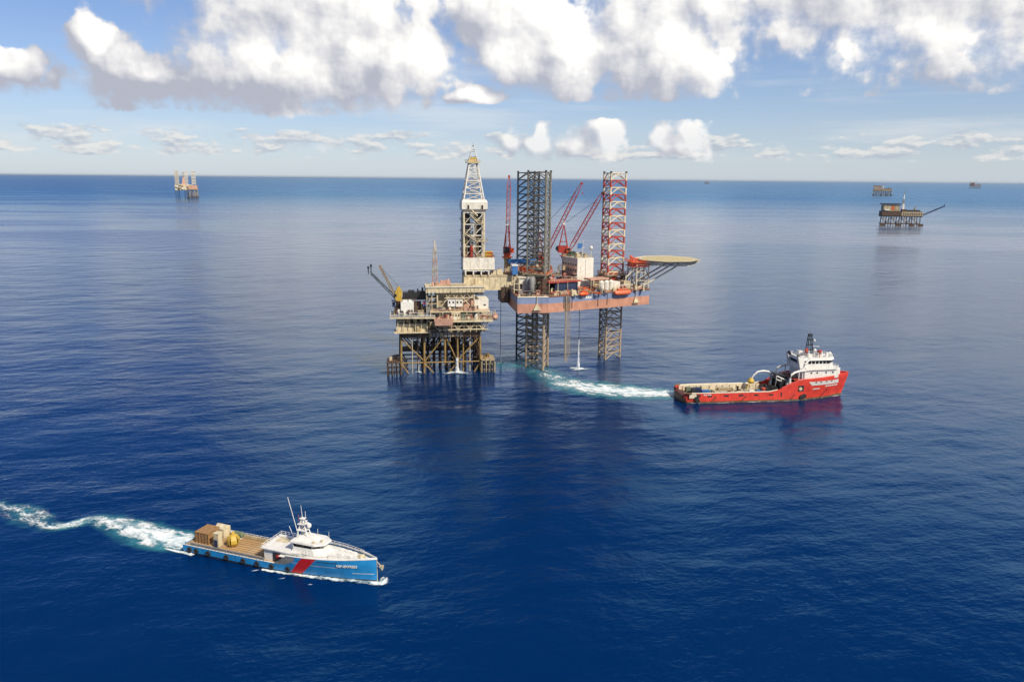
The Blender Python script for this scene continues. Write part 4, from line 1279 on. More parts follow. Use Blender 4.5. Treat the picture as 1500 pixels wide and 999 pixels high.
# vent and radio tower on the roof
mast = T.put('radio_tower', None)
for (z0, z1, w0, w1, n_, m) in ((45.1, 50, 2.5, 2.3, 3, 'pink'), (50, 55, 2.3, 2.0, 3, 'cream'), (55, 59, 2.0, 1.6, 3, 'pink'), (59, 63.5, 1.6, 1.1, 3, 'cream')):
    lattice(T, (-2.1, 10, z0), (-2.1, 10, z1), w0, w1, n_, m, .16, .11, mast, up=(0, 1, 0))
for z, k in ((52, 2.6), (57, 2.2), (61, 1.8)):
    T.mesh('tower_platform', Mesh().box((-2.1, 10, z), (k, k, .15)).rail([(-2.1 - k / 2, 10 - k / 2, z), (-2.1 + k / 2, 10 - k / 2, z)], 1.0, 1.0, .07), 'tan', mast)
T.mesh('antenna', Mesh().tube([(-2.1, 10, 63.4), (-2.1, 10, 68.3)], [.42, .3], 8).tube([(-1.3, 10, 60), (-1.3, 10, 66)], .1, 4), 'cream', mast)

# the platform's yellow crane
C = Thing('platform_crane', 'yellow platform crane with its boom raised at the end of the cream deck', 'crane', pw_((-21.2, 9, 0)), PLAT_RZ)
C.mesh('pedestal', Mesh().lathe([(1.3, 30.5), (1.3, 35.6), (1.8, 36.4), (1.8, 37)], (0, 0, 0), 12), 'brown', smooth=True)
ch_ = C.mesh('machinery_house', Mesh().add([(-1.6, -2, 37), (1.6, -2, 37), (2.0, -2, 41.5), (.6, -2, 44.4), (-.6, -2, 44), (-1.9, -2, 41), (-1.6, 2, 37), (1.6, 2, 37), (2.0, 2, 41.5), (.6, 2, 44.4), (-.6, 2, 44), (-1.9, 2, 41)],
        [(0, 1, 2, 3, 4, 5), (11, 10, 9, 8, 7, 6), (0, 6, 7, 1), (1, 7, 8, 2), (2, 8, 9, 3), (3, 9, 10, 4), (4, 10, 11, 5), (5, 11, 6, 0)]), 'yellow')
C.box('window', (-1.4, -2.03, 40), (.9, .08, 1.4), 'glass', 0, ch_)
C.mesh('access_landing', Mesh().box((-2.4, -.5, 37), (2.4, 4, .2)).rail([(-3.5, -2.4, 37), (-1.3, -2.4, 37)], 1.1, 1, .08).box((-2.5, 0, 35), (1.6, 1.6, 2.4)), 'navy')
lattice(C, (-1.2, 0, 38.6), (-9.4, -1, 55.6), 1.15, .8, 12, 'jacket_yellow', .17, .1)
C.bar('luffing_rope', (.2, 0, 44.2), (-9.2, -1, 55.4), .08, 'cable')

# the platform's free-fall lifeboat and its cradle
L_ = Thing('lifeboat', 'pale pink lifeboat slung at the outer corner of the production platform', 'lifeboat', pw_((28.1, -2.5, 0)), PLAT_RZ + 80)
L_.mesh('shell', Mesh().lathe([(.1, -3.1), (1.1, -2.4), (1.6, -.8), (1.6, .8), (1.1, 2.4), (.1, 3.1)], (0, 0, 29.4), 12, 'x'), 'pink', smooth=True)
L_.mesh('canopy', Mesh().box((0, 0, 30.8), (3.4, 1.9, 1.0)), 'pink')
for s in (-1, 1):
    L_.mesh('davit', Mesh().tube([(s * 2.2, 1.9, 28.4), (s * 2.2, 1.8, 32.4), (s * 2.0, 0, 32.8), (s * 2.0, 0, 30.5)], .13, 6), 'cream')

for (x0, x1, y0, y1, z, n_, sd_, mm) in ((-3, 25, -5.4, -2.4, 28.5, 34, 71, ['tan', 'cream', 'pink', 'brown', 'oxide', 'white']), (-2, 17, -2.2, .2, 32.8, 20, 72, ['tan', 'cream', 'pink', 'brown', 'grey']),
                                        (-22, -6, -2.5, 4, 22.4, 26, 73, ['tan', 'brown', 'cream', 'jacket_yellow']), (-2, 23, -3.4, 1.2, 22.2, 30, 74, ['brown', 'beige', 'tan', 'grey']),
                                        (-24, -4, -3.5, 8, 30.6, 30, 75, ['brown', 'dark_steel', 'grey', 'white', 'tan']), (-18, 18, 2, 12, 12.6, 16, 76, ['brown', 'jacket_dark']), (-6, 21, 0, 12, 45.2, 10, 78, ['cream', 'tan', 'pink'])):
    clutter(plat, x0, x1, y0, y1, z, n_, sd_, mm, hmax=2.6, smax=1.5)
for i in range(16):
    x = -18.5 + i * 2.6
    T_ = plat.bar('hanger_pipe', (x, -1.6, 16.5 + (i % 3)), (x, -1.6, 22), .12, 'tan' if i % 2 else 'brown', None, 5)

# ---------------------------------------------------------------- ships
def hull_mesh(xs, half, top, nz=9, zmin=-2.0, bands=((0.6, 0), (99, 1)), closed=True):
    """plated hull from half-breadth half(x, z) and sheer top(x); bands: material by height"""
    mb = Mesh()
    def lev(x):
        t = top(x)
        zs = [zmin, -.3] + [b[0] for b in bands[:-1]]
        z0 = zs[-1]
        return zs + [z0 + (t - z0) * (k + 1) / nz for k in range(nz)]
    for s in (-1, 1):
        for xa, xb in zip(xs[:-1], xs[1:]):
            la, lb = lev(xa), lev(xb)
            for i in range(len(la) - 1):
                q = [(xa, s * half(xa, la[i]), la[i]), (xb, s * half(xb, lb[i]), lb[i]), (xb, s * half(xb, lb[i + 1]), lb[i + 1]), (xa, s * half(xa, la[i + 1]), la[i + 1])]
                zc = (la[i] + la[i + 1]) / 2
                mi = next(m for z, m in bands if zc <= z)
                mb.add(q, [(0, 1, 2, 3) if s < 0 else (3, 2, 1, 0)], mi)
    l0 = lev(xs[0])
    for i in range(len(l0) - 1):
        zc = (l0[i] + l0[i + 1]) / 2
        a, b = half(xs[0], l0[i]), half(xs[0], l0[i + 1])
        mb.add([(xs[0], a, l0[i]), (xs[0], -a, l0[i]), (xs[0], -b, l0[i + 1]), (xs[0], b, l0[i + 1])], [(0, 1, 2, 3)], next(m for z, m in bands if zc <= z))
    return mb


def weld(o):
    me = o.data
    bm = bmesh.new()
    bm.from_mesh(me)
    bmesh.ops.remove_doubles(bm, verts=bm.verts, dist=0.002)
    bm.to_mesh(me)
    bm.free()
    me.polygons.foreach_set('use_smooth', [True] * len(me.polygons))
    bm = bmesh.new()
    bm.from_mesh(me)
    for e in bm.edges:
        if len(e.link_faces) != 2 or e.calc_face_angle(0) > R(32):
            e.smooth = False
    bm.to_mesh(me)
    bm.free()
    return o


def deck_sheet(xs, half, z, inset=0.15, th=0.12):
    mb = Mesh()
    f = z if callable(z) else (lambda x: z)
    for xa, xb in zip(xs[:-1], xs[1:]):
        ya, yb = max(.02, half(xa, f(xa)) - inset), max(.02, half(xb, f(xb)) - inset)
        mb.add([(xa, -ya, f(xa)), (xb, -yb, f(xb)), (xb, yb, f(xb)), (xa, ya, f(xa))], [(0, 1, 2, 3)])
    return mb


def cap_rail(T, xs, half, top, mat, w_=.3, h=.12, parent=None, s=None, name='cap_rail'):
    for sg in ((-1, 1) if s is None else (s,)):
        mb = Mesh()
        pts = [(x, sg * (half(x, top(x)) - w_ * .3), top(x) + h * .5) for x in xs]
        mb.tube(pts, w_ * .5, 6)
        T.mesh(name, mb, mat, parent)


# ---- blue fast supply ship
BL = Thing('supply_ship', 'blue fast supply ship with a red slash on its side and wooden aft deck', 'ship', (-86.8, 204.8, 0), -20.6)
def b_deck(x):
    return 5.3 if x < 33 else 5.3 * max(0.0, 1 - ((x - 33) / 24.3) ** 2.3)
def b_wl(x):
    return 5.0 if x < 24 else 5.0 * max(0.0, 1 - ((x - 24) / 33.2) ** 1.6)
def b_half(x, z):
    t = min(1.0, max(0.0, z / 5.0))
    if z < 0:
        return max(.04, b_wl(x) * (1 + z * .12))
    return max(.07, b_wl(x) + (b_deck(x) - b_wl(x)) * t ** .8)
def b_top(x):
    return 2.35 if x <= 29.5 else (2.35 + (5.2 - 2.35) * (x - 29.5) / 4.0 if x < 33.5 else 5.2 + (x - 33.5) / 23.5 * 1.0)
XS = [0, 4, 8, 12, 16, 20, 24, 27, 29.5, 31, 32.3, 33.5, 35, 37, 39, 41, 43, 45, 47, 49, 51, 53, 54.5, 55.6, 56.4, 57]
hb = weld(BL.mesh('hull', hull_mesh(XS, b_half, b_top, 7, bands=((0.55, 0), (99, 1))), ['boot_top', 'ship_blue']))
BL.mesh('aft_deck', deck_sheet([0, 8, 16, 24, 31], b_half, 2.1, .1), 'deck_wood')
BL.mesh('fore_deck', deck_sheet([x for x in XS if x >= 31], b_half, lambda x: b_top(x) - .55 if x > 33.4 else 4.6, .1), 'ship_white')
for k in range(9):
    BL.box('deck_batten', (15, -4.2 + k * 1.05, 2.15), (24, .12, .1), 'wood_crate')
for x in (19.5, 20.4):
    BL.box('deck_line', (x, 0, 2.118), (.14, 8.4, .02), 'cream')
cap_rail(BL, [x for x in XS if x >= 33.5], b_half, b_top, 'ship_white', .34)
cap_rail(BL, [0, 8, 16, 24, 29.5], b_half, b_top, 'ship_white', .3)
# white slope panel where the side steps up
for s in (-1, 1):
    pts = [(29.6, 2.36), (33.4, 5.15), (36, 5.15), (36, 4.3), (33.6, 2.8), (31, 2.36)]
    vs = [(x, s * (b_half(x, z) + .03), z) for x, z in pts]
    BL.mesh('slope_panel', Mesh().add(vs + [(x, y - s * .1, z) for x, y, z in vs], [tuple(range(6)) if s < 0 else tuple(range(6))[::-1], tuple(range(6, 12))[::-1]]), 'grey')
# red slash, laid on the plating
def side_patch(T, x0t, x1t, x0b, x1b, zt, zb, mat, half, s=-1, n=6, m_=5, off=.03, name='stripe', parent=None):
    mb = Mesh()
    vs = []
    for j in range(m_ + 1):
        t = j / m_
        z = zb + (zt - zb) * t
        for i in range(n + 1):
            u = i / n
            x = (x0b + (x0t - x0b) * t) * (1 - u) + (x1b + (x1t - x1b) * t) * u
            zz = min(z, b_top(x) - .04) if half is b_half else z
            vs.append((x, s * (half(x, zz) + off), zz))
    fs = [(j * (n + 1) + i, j * (n + 1) + i + 1, (j + 1) * (n + 1) + i + 1, (j + 1) * (n + 1) + i) for j in range(m_) for i in range(n)]
    if s > 0:
        fs = [f[::-1] for f in fs]
    mb.add(vs, fs)
    return T.mesh(name, mb, mat, parent, smooth=True)
for s in (-1, 1):
    side_patch(BL, 38.3, 42.3, 34.2, 37.4, 5.6, .55, 'stripe_red', b_half, s)
    side_patch(BL, 42.3, 47.8, 42.1, 47.6, 5.05, 4.85, 'boot_top', b_half, s, name='side_slot')
    side_patch(BL, 33.8, 47.5, 33.8, 47.5, 3.62, 3.5, 'ship_white', b_half, s, name='spray_rail')
    side_patch(BL, 51.0, 56.4, 51.0, 56.4, 2.3, 2.15, 'ship_white', b_half, s, name='spray_rail')
# ship's name on the bow
import_dir = math.atan2(b_half(52.6, 4.2) - b_half(47.6, 4.2), 5.0)
pos = (50.0, -b_half(50, 4.2) - .12, 4.2)
Mt = Matrix.Translation(pos) @ Matrix.Rotation(-import_dir, 4, 'Z') @ Matrix.Rotation(R(90 + 12), 4, 'X')
BL.text('VSP-EXPRESS', .95, Mt, 'ship_white', extrude=.06)
# tyre fenders
for i, x in enumerate((2.4, 4.6, 8.6, 14.6, 20.0, 24.4, 28.8, 33.6)):
    z = 1.35
    mb = Mesh()
    n1, n2 = 14, 7
    vs = []
    for a in range(n1):
        for b in range(n2):
            t, q = 2 * math.pi * a / n1, 2 * math.pi * b / n2
            r = .52 + .24 * math.cos(q)
            vs.append((x + r * math.cos(t), -b_half(x, z) - .26 + .24 * math.sin(q), z + r * math.sin(t)))
    mb.add(vs, [(a * n2 + b, a * n2 + (b + 1) % n2, ((a + 1) % n1) * n2 + (b + 1) % n2, ((a + 1) % n1) * n2 + b) for a in range(n1) for b in range(n2)])
    BL.mesh('tyre_fender', mb, 'rubber', smooth=True)
for s in (-1, 1):
    BL.rail([(1, s * 5.15, 2.3), (26.5, s * 5.15, 2.3)], 'grey' if s < 0 else 'ship_white', 1.0, 1.1, .06)
    for k in range(10):
        BL.mesh('cargo_fence', Mesh().box((3.5 + k * 2.4, s * 4.75, 2.65), (2.1, .35, .9)), 'grey' if s < 0 else 'beige')
BL.box('transom_step', (-.35, 0, .9), (.8, 9.6, .25), 'ship_blue')
BL.box('stern_pad', (-.12, -4.3, 1.3), (.25, 1.2, 1.5), 'boot_top')
# superstructure
dh = BL.mesh('deckhouse', Mesh().prism([(25.6, -3.7), (36.5, -3.9), (36.5, 3.9), (25.6, 3.7)], 2.1, 5.35).box((30.6, 0, 5.45), (11.6, 8.6, .22)), 'ship_white')
BL.box('roof_hatch', (28, 1.6, 5.62), (3.6, 2.6, .12), 'cream', 0, dh)
BL.box('doorway', (25.57, -2.2, 3.4), (.1, 1.0, 2.0), 'grey', 0, dh)
BL.box('side_recess', (30.6, -3.86, 3.5), (4.2, .14, 2.4), 'boot_top', 0, dh)
BL.mesh('lifebuoy', Mesh().lathe([(.3, -.1), (.52, -.1), (.52, .1), (.3, .1)], (30.2, -4.0, 3.8), 12, 'y'), 'stripe_red', dh)
BL.rail([(25.4, -4.2, 5.56), (25.4, 4.2, 5.56), (36, 4.2, 5.56)], 'ship_white', 1.0, 1.2, .05)
wh = Mesh()
lo = [(33.6, -3.0), (40.6, -2.8), (45.4, -1.2), (45.4, 1.2), (40.6, 2.8), (33.6, 3.0)]
hi_ = [(34.2, -2.8), (39.6, -2.6), (41.4, -1.3), (41.4, 1.3), (39.6, 2.6), (34.2, 2.8)]
wh.prism(lo, 5.2, 6.9, top=hi_)
whouse = BL.mesh('wheelhouse', wh, 'ship_white')
wlo, whi = hi_, [(33.9, -2.9), (40.0, -2.75), (41.9, -1.4), (41.9, 1.4), (40.0, 2.75), (33.9, 2.9)]
for i in range(6):
    a, b, c2, d2 = wlo[i], wlo[(i + 1) % 6], whi[(i + 1) % 6], whi[i]
    npan = max(1, round(math.dist(a, b) / 1.6))
    for k in range(npan):
        t0, t1 = (k + .05) / npan, (k + .95) / npan
        p = [(*lerp(a, b, t0), 6.9), (*lerp(a, b, t1), 6.9), (*lerp(d2, c2, t1), 7.95), (*lerp(d2, c2, t0), 7.95)]
        ctr = (38, 0)
        pin = [tuple(lerp((ctr[0], ctr[1], q[2]), q, .97)) for q in p]
        BL.mesh('window', Mesh().add(p + pin, [(0, 1, 2, 3), (7, 6, 5, 4), (0, 4, 5, 1), (2, 6, 7, 3), (1, 5, 6, 2), (3, 7, 4, 0)]), 'glass', whouse)
inn = [lerp((38, 0), q, .93) for q in hi_]
BL.mesh('window_post_core', Mesh().prism(inn, 6.9, 7.95), 'black', whouse)
for i in range(6):
    BL.bar('window_post', (*wlo[i], 6.9), (*whi[i], 8.0), .1, 'ship_white', whouse)
rf_ = [(33.2, -3.2), (40.6, -3.1), (42.9, -1.6), (42.9, 1.6), (40.6, 3.1), (33.2, 3.2)]
BL.mesh('wheelhouse_roof', Mesh().prism(rf_, 7.95, 8.35, top=[lerp((38, 0), q, .97) for q in rf_]), 'ship_white', whouse)
BL.mesh('roof_house', Mesh().prism([(34.5, -1.5), (40.5, -1.2), (40.5, 1.2), (34.5, 1.5)], 8.35, 9.2, top=[(34.8, -1.2), (38.5, -.8), (38.5, .8), (34.8, 1.2)]), 'ship_white', whouse)
for (x, y, h) in ((42.2, 1.4, 1.8), (41.2, -2.2, 1.0), (38, 2.6, 1.4)):
    BL.bar('antenna', (x, y, 8.3), (x, y, 8.6 + h), .05, 'ship_white', whouse)
BL.mesh('search_light', Mesh().box((41.4, -.6, 8.65), (.5, .5, .6)).box((39.8, -2.0, 8.55), (.7, .5, .45)), 'cream', whouse)
mast = BL.put('signal_mast', None)
for s in (-1, 1):
    BL.bar('mast_leg', (34.0, s * 1.0, 8.3), (35.2, s * .3, 13.6), .18, 'ship_white', mast)
    BL.bar('mast_leg', (37.4, s * .9, 8.3), (35.6, s * .3, 13.6), .15, 'ship_white', mast)
for z, k in ((10.6, 2.6), (12.2, 2.2), (13.6, 1.4)):
    BL.box('mast_platform', (35.4, 0, z), (k, k * .9, .14), 'ship_white', 0, mast)
BL.box('radar_scanner', (36.4, 0, 12.6), (.25, 2.6, .28), 'ship_white', 25, mast)
BL.mesh('radome', Mesh().lathe([(.1, 11.0), (.55, 11.2), (.65, 11.7), (.5, 12.1), (.1, 12.3)], (36.8, .6, 0), 10), 'ship_white', mast, True)
BL.bar('antenna', (35.3, 0, 14), (35.0, 0, 17.0), .07, 'ship_white', mast)
BL.bar('antenna', (35.9, .5, 13.6), (35.9, .5, 15.4), .06, 'ship_white', mast)
BL.bar('antenna', (34.6, -.6, 13.0), (34.6, -.6, 14.8), .06, 'leg_red', mast)
BL.bar('whip_antenna', (34.8, -1.0, 8.4), (31.8, -1.0, 19.2), .09, 'ship_white', whouse)
BL.bar('whip_antenna', (29.6, 3.8, 5.5), (28.2, 3.8, 8.6), .08, 'ship_white', dh)
# bridge-wing ladder frame on the camera side, foredeck gear
BL.mesh('boarding_ladder', Mesh().tube([(38.4, -4.4, 4.8), (38.4, -4.2, 7.2)], .12).tube([(39.3, -4.4, 4.8), (39.3, -4.2, 7.2)], .12).tube([(35, -4.4, 5.4), (38.4, -4.4, 6.6)], .08).tube([(35, -4.4, 6.6), (38.4, -4.4, 5.4)], .08), 'ship_white')
for s in (-1, 1):
    pts = [(x, s * max(.3, b_half(x, b_top(x)) - .5), b_top(x)) for x in (36, 39, 42, 45, 48, 50.5, 52.5)]
    BL.rail(pts, 'ship_white', 1.0, 1.4, .06)
for i, (x, y) in enumerate(((46.2, 1.6), (48.0, 1.4), (49.8, 1.1), (47.0, -.8), (49.2, -.7))):
    BL.mesh('life_raft', Mesh().lathe([(.1, -.85), (.42, -.75), (.46, 0), (.42, .75), (.1, .85)], (x, y, 6.0), 10, 'x'), 'ship_white', smooth=True)
BL.mesh('trunk', Mesh().prism([(44, -1.9), (51.5, -.9), (51.5, .9), (44, 1.9)], 4.9, 5.9), 'ship_white')
BL.mesh('anchor_winch', Mesh().lathe([(.5, -.9), (.5, .9)], (52.6, 0, 5.9), 10, 'y').box((52, .6, 5.8), (1.2, .8, .9)).box((53.4, -.3, 5.7), (.8, .5, .6)), 'cream')
BL.mesh('bow_well', Mesh().prism([(52.8, -1.0), (56.0, -.12), (56.0, .12), (52.8, 1.0)], 5.42, 5.5), 'boot_top')
BL.mesh('bow_bulwark', Mesh().tube([(50.6, -b_half(50.6, 6) + .1, 6.2), (53.5, -b_half(53.5, 6) + .08, 6.35), (57.0, 0, 6.5), (53.5, b_half(53.5, 6) - .08, 6.35), (50.6, b_half(50.6, 6) - .1, 6.2)], .2), 'ship_white')
BL.mesh('anchor', Mesh().tube([(57.0, 0, 5.6), (58.2, 0, 4.6)], .1).add([(57.7, -.5, 4.7), (58.7, -.4, 4.9), (58.6, -.3, 3.6), (57.9, .5, 4.6), (58.8, .5, 4.8), (58.5, .4, 3.5)], [(0, 1, 2), (5, 4, 3), (0, 3, 4, 1), (1, 4, 5, 2), (2, 5, 3, 0)]), 'cream')
BL.mesh('stem_bar', Mesh().tube([(57.03, 0, -.5), (57.03, 0, 6.2)], .1), 'cream')

BM = Matrix.Translation((-86.8, 204.8, 0)) @ Matrix.Rotation(R(-20.6), 4, 'Z')
def bw_(p):
    return tuple(BM @ Vector(p))
# cargo on the aft deck
C = Thing('cargo_crate', 'large brown wooden crate at the stern of the blue ship', 'crate', bw_((4.2, 0, 2.16)), -20.6, 'cargo on the blue ship deck')
C.mesh('crate_walls', Mesh().prism([(-2.3, -2.4), (2.0, -2.4), (2.0, 2.6), (-2.3, 2.6)], 0, 2.9), 'wood_crate')
C.mesh('crate_lid', Mesh().prism([(-2.4, -2.5), (2.1, -2.5), (2.1, 2.7), (-2.4, 2.7)], 2.9, 3.05), 'wood_crate')
for k in range(5):
    C.box('batten', (-2.3 + k * 1.07, -2.46, 1.45), (.16, .1, 2.9), 'brown')
    C.box('batten', (2.06, -2.3 + k * 1.2, 1.45), (.1, .16, 2.9), 'wood_crate')
C = Thing('cargo_crate', 'tan peaked crate behind the brown crate on the blue ship', 'crate', bw_((6.2, 3.4, 2.16)), -20.6, 'cargo on the blue ship deck')
C.mesh('crate_walls', Mesh().prism([(-1.6, -1.4), (1.6, -1.4), (1.6, 1.4), (-1.6, 1.4)], 0, 2.7), 'cream')
C.mesh('crate_ridge', Mesh().add([(-1.7, -1.5, 2.7), (1.7, -1.5, 2.7), (1.7, 1.5, 2.7), (-1.7, 1.5, 2.7), (-1.5, 0, 3.6), (1.5, 0, 3.6)], [(0, 1, 5, 4), (2, 3, 4, 5), (1, 2, 5), (3, 0, 4), (3, 2, 1, 0)]), 'cream')
C = Thing('pump_cabinet', 'tall white and navy pump cabinet standing on the wooden deck of the blue ship', 'cabinet', bw_((9.6, -2.4, 2.16)), -20.6)
C.mesh('frame', Mesh().box((0, 0, 2.0), (1.6, 1.5, 3.8)).box((0, 0, 4.0), (1.8, 1.7, .2)), 'cream')
C.box('door', (-.1, -.78, 1.2), (1.1, .08, 2.0), 'navy')
C.box('door', (-.83, 0, 1.2), (.08, 1.1, 2.0), 'navy')
for z in (2.6, 3.1, 3.6):
    C.box('louvre', (0, -.78, z), (1.2, .08, .35), 'beige')
C = Thing('cargo_grab', 'yellow orange-peel cargo grab with curved shells on the blue ship deck', 'grab', bw_((13.0, -.4, 2.16)), -20.6)
for k in range(5):
    a = 2 * math.pi * k / 5 + .5
    mb = Mesh()
    prof = [(.35, 3.4), (1.05, 2.9), (1.6, 2.0), (1.65, 1.1), (1.1, .3), (.25, .05)]
    vs = []
    for (r, z) in prof:
        wdt = .34 + r * .28
        for da in (-1, 1):
            for dr in (0, -.16):
                ca, sa = math.cos(a), math.sin(a)
                vs.append(((r + dr) * ca - sa * da * wdt, (r + dr) * sa + ca * da * wdt, z))
    fs = []
    for i in range(len(prof) - 1):
        o0, o1 = 4 * i, 4 * i + 4
        fs += [(o0, o0 + 2, o1 + 2, o1), (o0 + 3, o0 + 1, o1 + 1, o1 + 3), (o0 + 1, o0, o1, o1 + 1), (o0 + 2, o0 + 3, o1 + 3, o1 + 2)]
    fs += [(0, 1, 3, 2), (20, 22, 23, 21)]
    mb.add(vs, fs)
    C.mesh('shell', mb, 'yellow')
C.mesh('head', Mesh().lathe([(.5, 3.2), (.5, 3.7), (.25, 3.9), (.2, 4.2)], (0, 0, 0), 10), 'yellow')
C = Thing('cargo_tank', 'small pale green tank on the far side of the blue ship deck', 'tank', bw_((11.2, 4.0, 2.16)), -20.6)
C.mesh('tank_body', Mesh().lathe([(.2, -1.5), (.8, -1.3), (.85, 0), (.8, 1.3), (.2, 1.5)], (0, 0, 1.1), 12, 'x'), 'deck_green', smooth=True)
C.mesh('cradle', Mesh().box((-.9, 0, .2), (.3, 1.6, .4)).box((.9, 0, .2), (.3, 1.6, .4)), 'white')
C = Thing('fuel_drum', 'white drum beside the pale green tank on the blue ship deck', 'drum', bw_((8.9, 4.2, 2.16)), -20.6)
C.mesh('drum_body', Mesh().lathe([(.5, 0), (.55, .1), (.5, .5), (.55, .6), (.5, 1.1), (.55, 1.2), (.45, 1.5)], (0, 0, 0), 12), 'ship_white', smooth=True)
C.mesh('drum_cap', Mesh().lathe([(.16, 1.5), (.16, 1.62)], (.2, 0, 0), 8), 'blue')

# ---- red anchor-handling ship
RO, RRZ = (78.0, 358.2, 0.0), 7.5
RD = Thing('anchor_handling_ship', 'red anchor-handling ship with white superstructure and black mast', 'ship', RO, RRZ)
def r_deck(x):
    if x < 3:
        return 8.5 - (3 - x) ** 2 * .35
    return 8.5 if x < 56 else 8.5 * max(0, 1 - ((x - 56) / 27.3) ** 2.2)
def r_wl(x):
    if x < 8:
        return 8.3 - (8 - x) * .18
    return 8.3 if x < 46 else 8.3 * max(0, 1 - ((x - 46) / 34.6) ** 1.8)
def r_half(x, z):
    t = min(1.0, max(0.0, z / 9.5))
    a = r_wl(min(x, 80.5)) if z < .1 or x < 80 else r_wl(80.5)
    return max(.06, a + (max(0, r_deck(x)) - a) * t ** 1.1) if z > 0 else max(.06, r_wl(min(x, 80.5)) * (1 + .05 * z))
def r_top(x):
    if x < 40:
        return 4.7
    if x < 57:
        t = (x - 40) / 17
        return 4.7 + (10.2 - 4.7) * (t * t * (3 - 2 * t))
    return 10.2 + (x - 57) / 26 * .9
def stem(z):
    return 80.2 + max(0, z) * .3
XR = [0, 1.2, 3, 6, 10, 16, 22, 28, 34, 40, 43, 46, 48, 50, 52, 54, 57, 60, 63, 66, 69, 72, 74, 76, 78, 80, 81.6, 82.8, 83.2]
mbh = hull_mesh(XR, r_half, r_top, 8, bands=((0.9, 0), (99, 1)))
# rake the stem: pull the lower part of the bow aft
def rake(v):
    x, y, z = v
    if x > 72:
        k = (x - 72) / 11.2
        x -= k * max(0.0, 1 - max(0, z) / 10.5) * 3.2
    if x < 6 and z > .5:
        x -= 0
    return (x, y, z)
mbh.v = [rake(v) for v in mbh.v]
hr = weld(RD.mesh('hull', mbh, ['antifoul', 'ship_red']))
RD.mesh('main_deck', deck_sheet([1, 3, 10, 20, 30, 40, 52], r_half, 2.5, .2), 'deck_pale')
RD.mesh('forecastle_deck', deck_sheet([52, 57, 62, 66, 70, 74, 78, 80, 82], r_half, 9.9, .25), 'leg_red')
cap_rail(RD, [3, 6, 10, 16, 22, 28, 34, 40, 44], r_half, r_top, 'leg_white', .5, .2)
cap_rail(RD, [46, 50, 54, 57, 62, 67, 72, 76, 79, 81.5, 82.8], r_half, r_top, 'ship_red', .4, .2)
for s in (-1, 1):
    RD.mesh('cargo_bulwark', Mesh().box((22, s * 7.35, 3.55), (40, 1.5, 2.1)), 'leg_white')
    for k in range(12):
        RD.box('bulwark_stanchion', (4 + k * 3.3, s * 6.5, 3.5), (.25, .3, 2.0), 'tan')
# open stern with roller
RD.mesh('stern_roller', Mesh().lathe([(.9, -5.2), (.9, 5.2)], (.2, 0, 2.0), 14, 'y'), 'antifoul', smooth=True)
sp_ = [(3.0, 2.62), (1.2, 2.75), (.0, 2.5), (-.9, 1.8), (-1.3, .9), (-1.2, .0), (-.6, -1.0)]
ys_ = [-8.0, -7.2, -5, 0, 5, 7.2, 8.0]
vs_ = [(x + (abs(y) / 8.0) ** 3 * 1.7, y, z + (abs(y) / 8.0) ** 6 * (1.6 if x < 1 else .4)) for y in ys_ for x, z in sp_]
RD.mesh('stern_ramp', Mesh().add(vs_, [(i * 7 + j, i * 7 + j + 1, (i + 1) * 7 + j + 1, (i + 1) * 7 + j) for i in range(6) for j in range(6)]), 'antifoul', smooth=True)
RD.mesh('stern_bulwark', Mesh().tube([(3, -8.4, 4.8), (.6, -7.6, 4.8), (-.5, -5.9, 3.0)], .35).tube([(3, 8.4, 4.8), (.6, 7.6, 4.8), (-.5, 5.9, 3.0)], .35), 'antifoul')
# side details
for x in (11.5, 19.5, 26.5, 33.8, 41.0):
    side_patch(RD, x - 1.1, x + 1.1, x - 1.1, x + 1.1, 3.75, 2.95, 'black', r_half, -1, 2, 2, .04, 'freeing_port')
side_patch(RD, 45.6, 46.3, 45.6, 46.3, 4.3, 2.2, 'black', r_half, -1, 2, 2, .04, 'freeing_port')
side_patch(RD, 3.6, 7.2, 3.4, 7.0, 4.2, 2.9, 'boot_top', r_half, -1, 2, 2, .04, 'quarter_recess')
for x in (8.6, 9.6, 10.7, 11.5):
    side_patch(RD, x, x + .7, x, x + .7, 4.2, 3.75, 'ship_white', r_half, -1, 1, 1, .045, 'lettering')
side_patch(RD, 54.2, 57.0, 54.2, 57.0, 7.3, 4.3, 'boot_top', r_half, -1, 3, 3, .04, 'side_door_recess')
RD.mesh('rescue_light', Mesh().lathe([(.2, -.2), (.75, -.1), (.85, .2), (.4, .4)], (55.2, -r_half(55, 5.6) - .3, 5.6), 10, 'y'), 'cream')
for (xt, xb) in ((14.2, 12.0), (28.8, 26.4), (52.8, 50.2), (70.0, 66.4)):
    side_patch(RD, xt, xt + .5, xb, xb + .5, 3.2 if xt < 60 else 4.6, .5, 'boot_top', r_half, -1, 1, 5, .12, 'diagonal_fender')
for (x, z) in ((5.4, 2.4), (6.0, 1.2), (56.2, 1.7), (57.6, 2.1)):
    RD.mesh('tyre_fender', Mesh().lathe([(.35, -.35), (1.0, -.3), (1.05, .1), (.9, .35), (.35, .3)], (x, -r_half(x, z) - .3, z), 12, 'y'), 'rubber', smooth=True)
side_patch(RD, 59.0, 76.0, 61.0, 76.5, 8.9, 7.0, 'ship_white', r_half, -1, 10, 3, .05, 'white_panel')
for x in (62.6, 65.2, 68.4, 71.4):
    side_patch(RD, x, x + .7, x, x + .7, 8.8, 8.1, 'boot_top', r_half, -1, 1, 1, .08, 'porthole')
for i in range(6):
    side_patch(RD, 68.6 + i * 1.25, 69.6 + i * 1.25, 68.6 + i * 1.25, 69.6 + i * 1.25, 6.5, 5.8, 'ship_white', r_half, -1, 1, 1, .06, 'lettering')
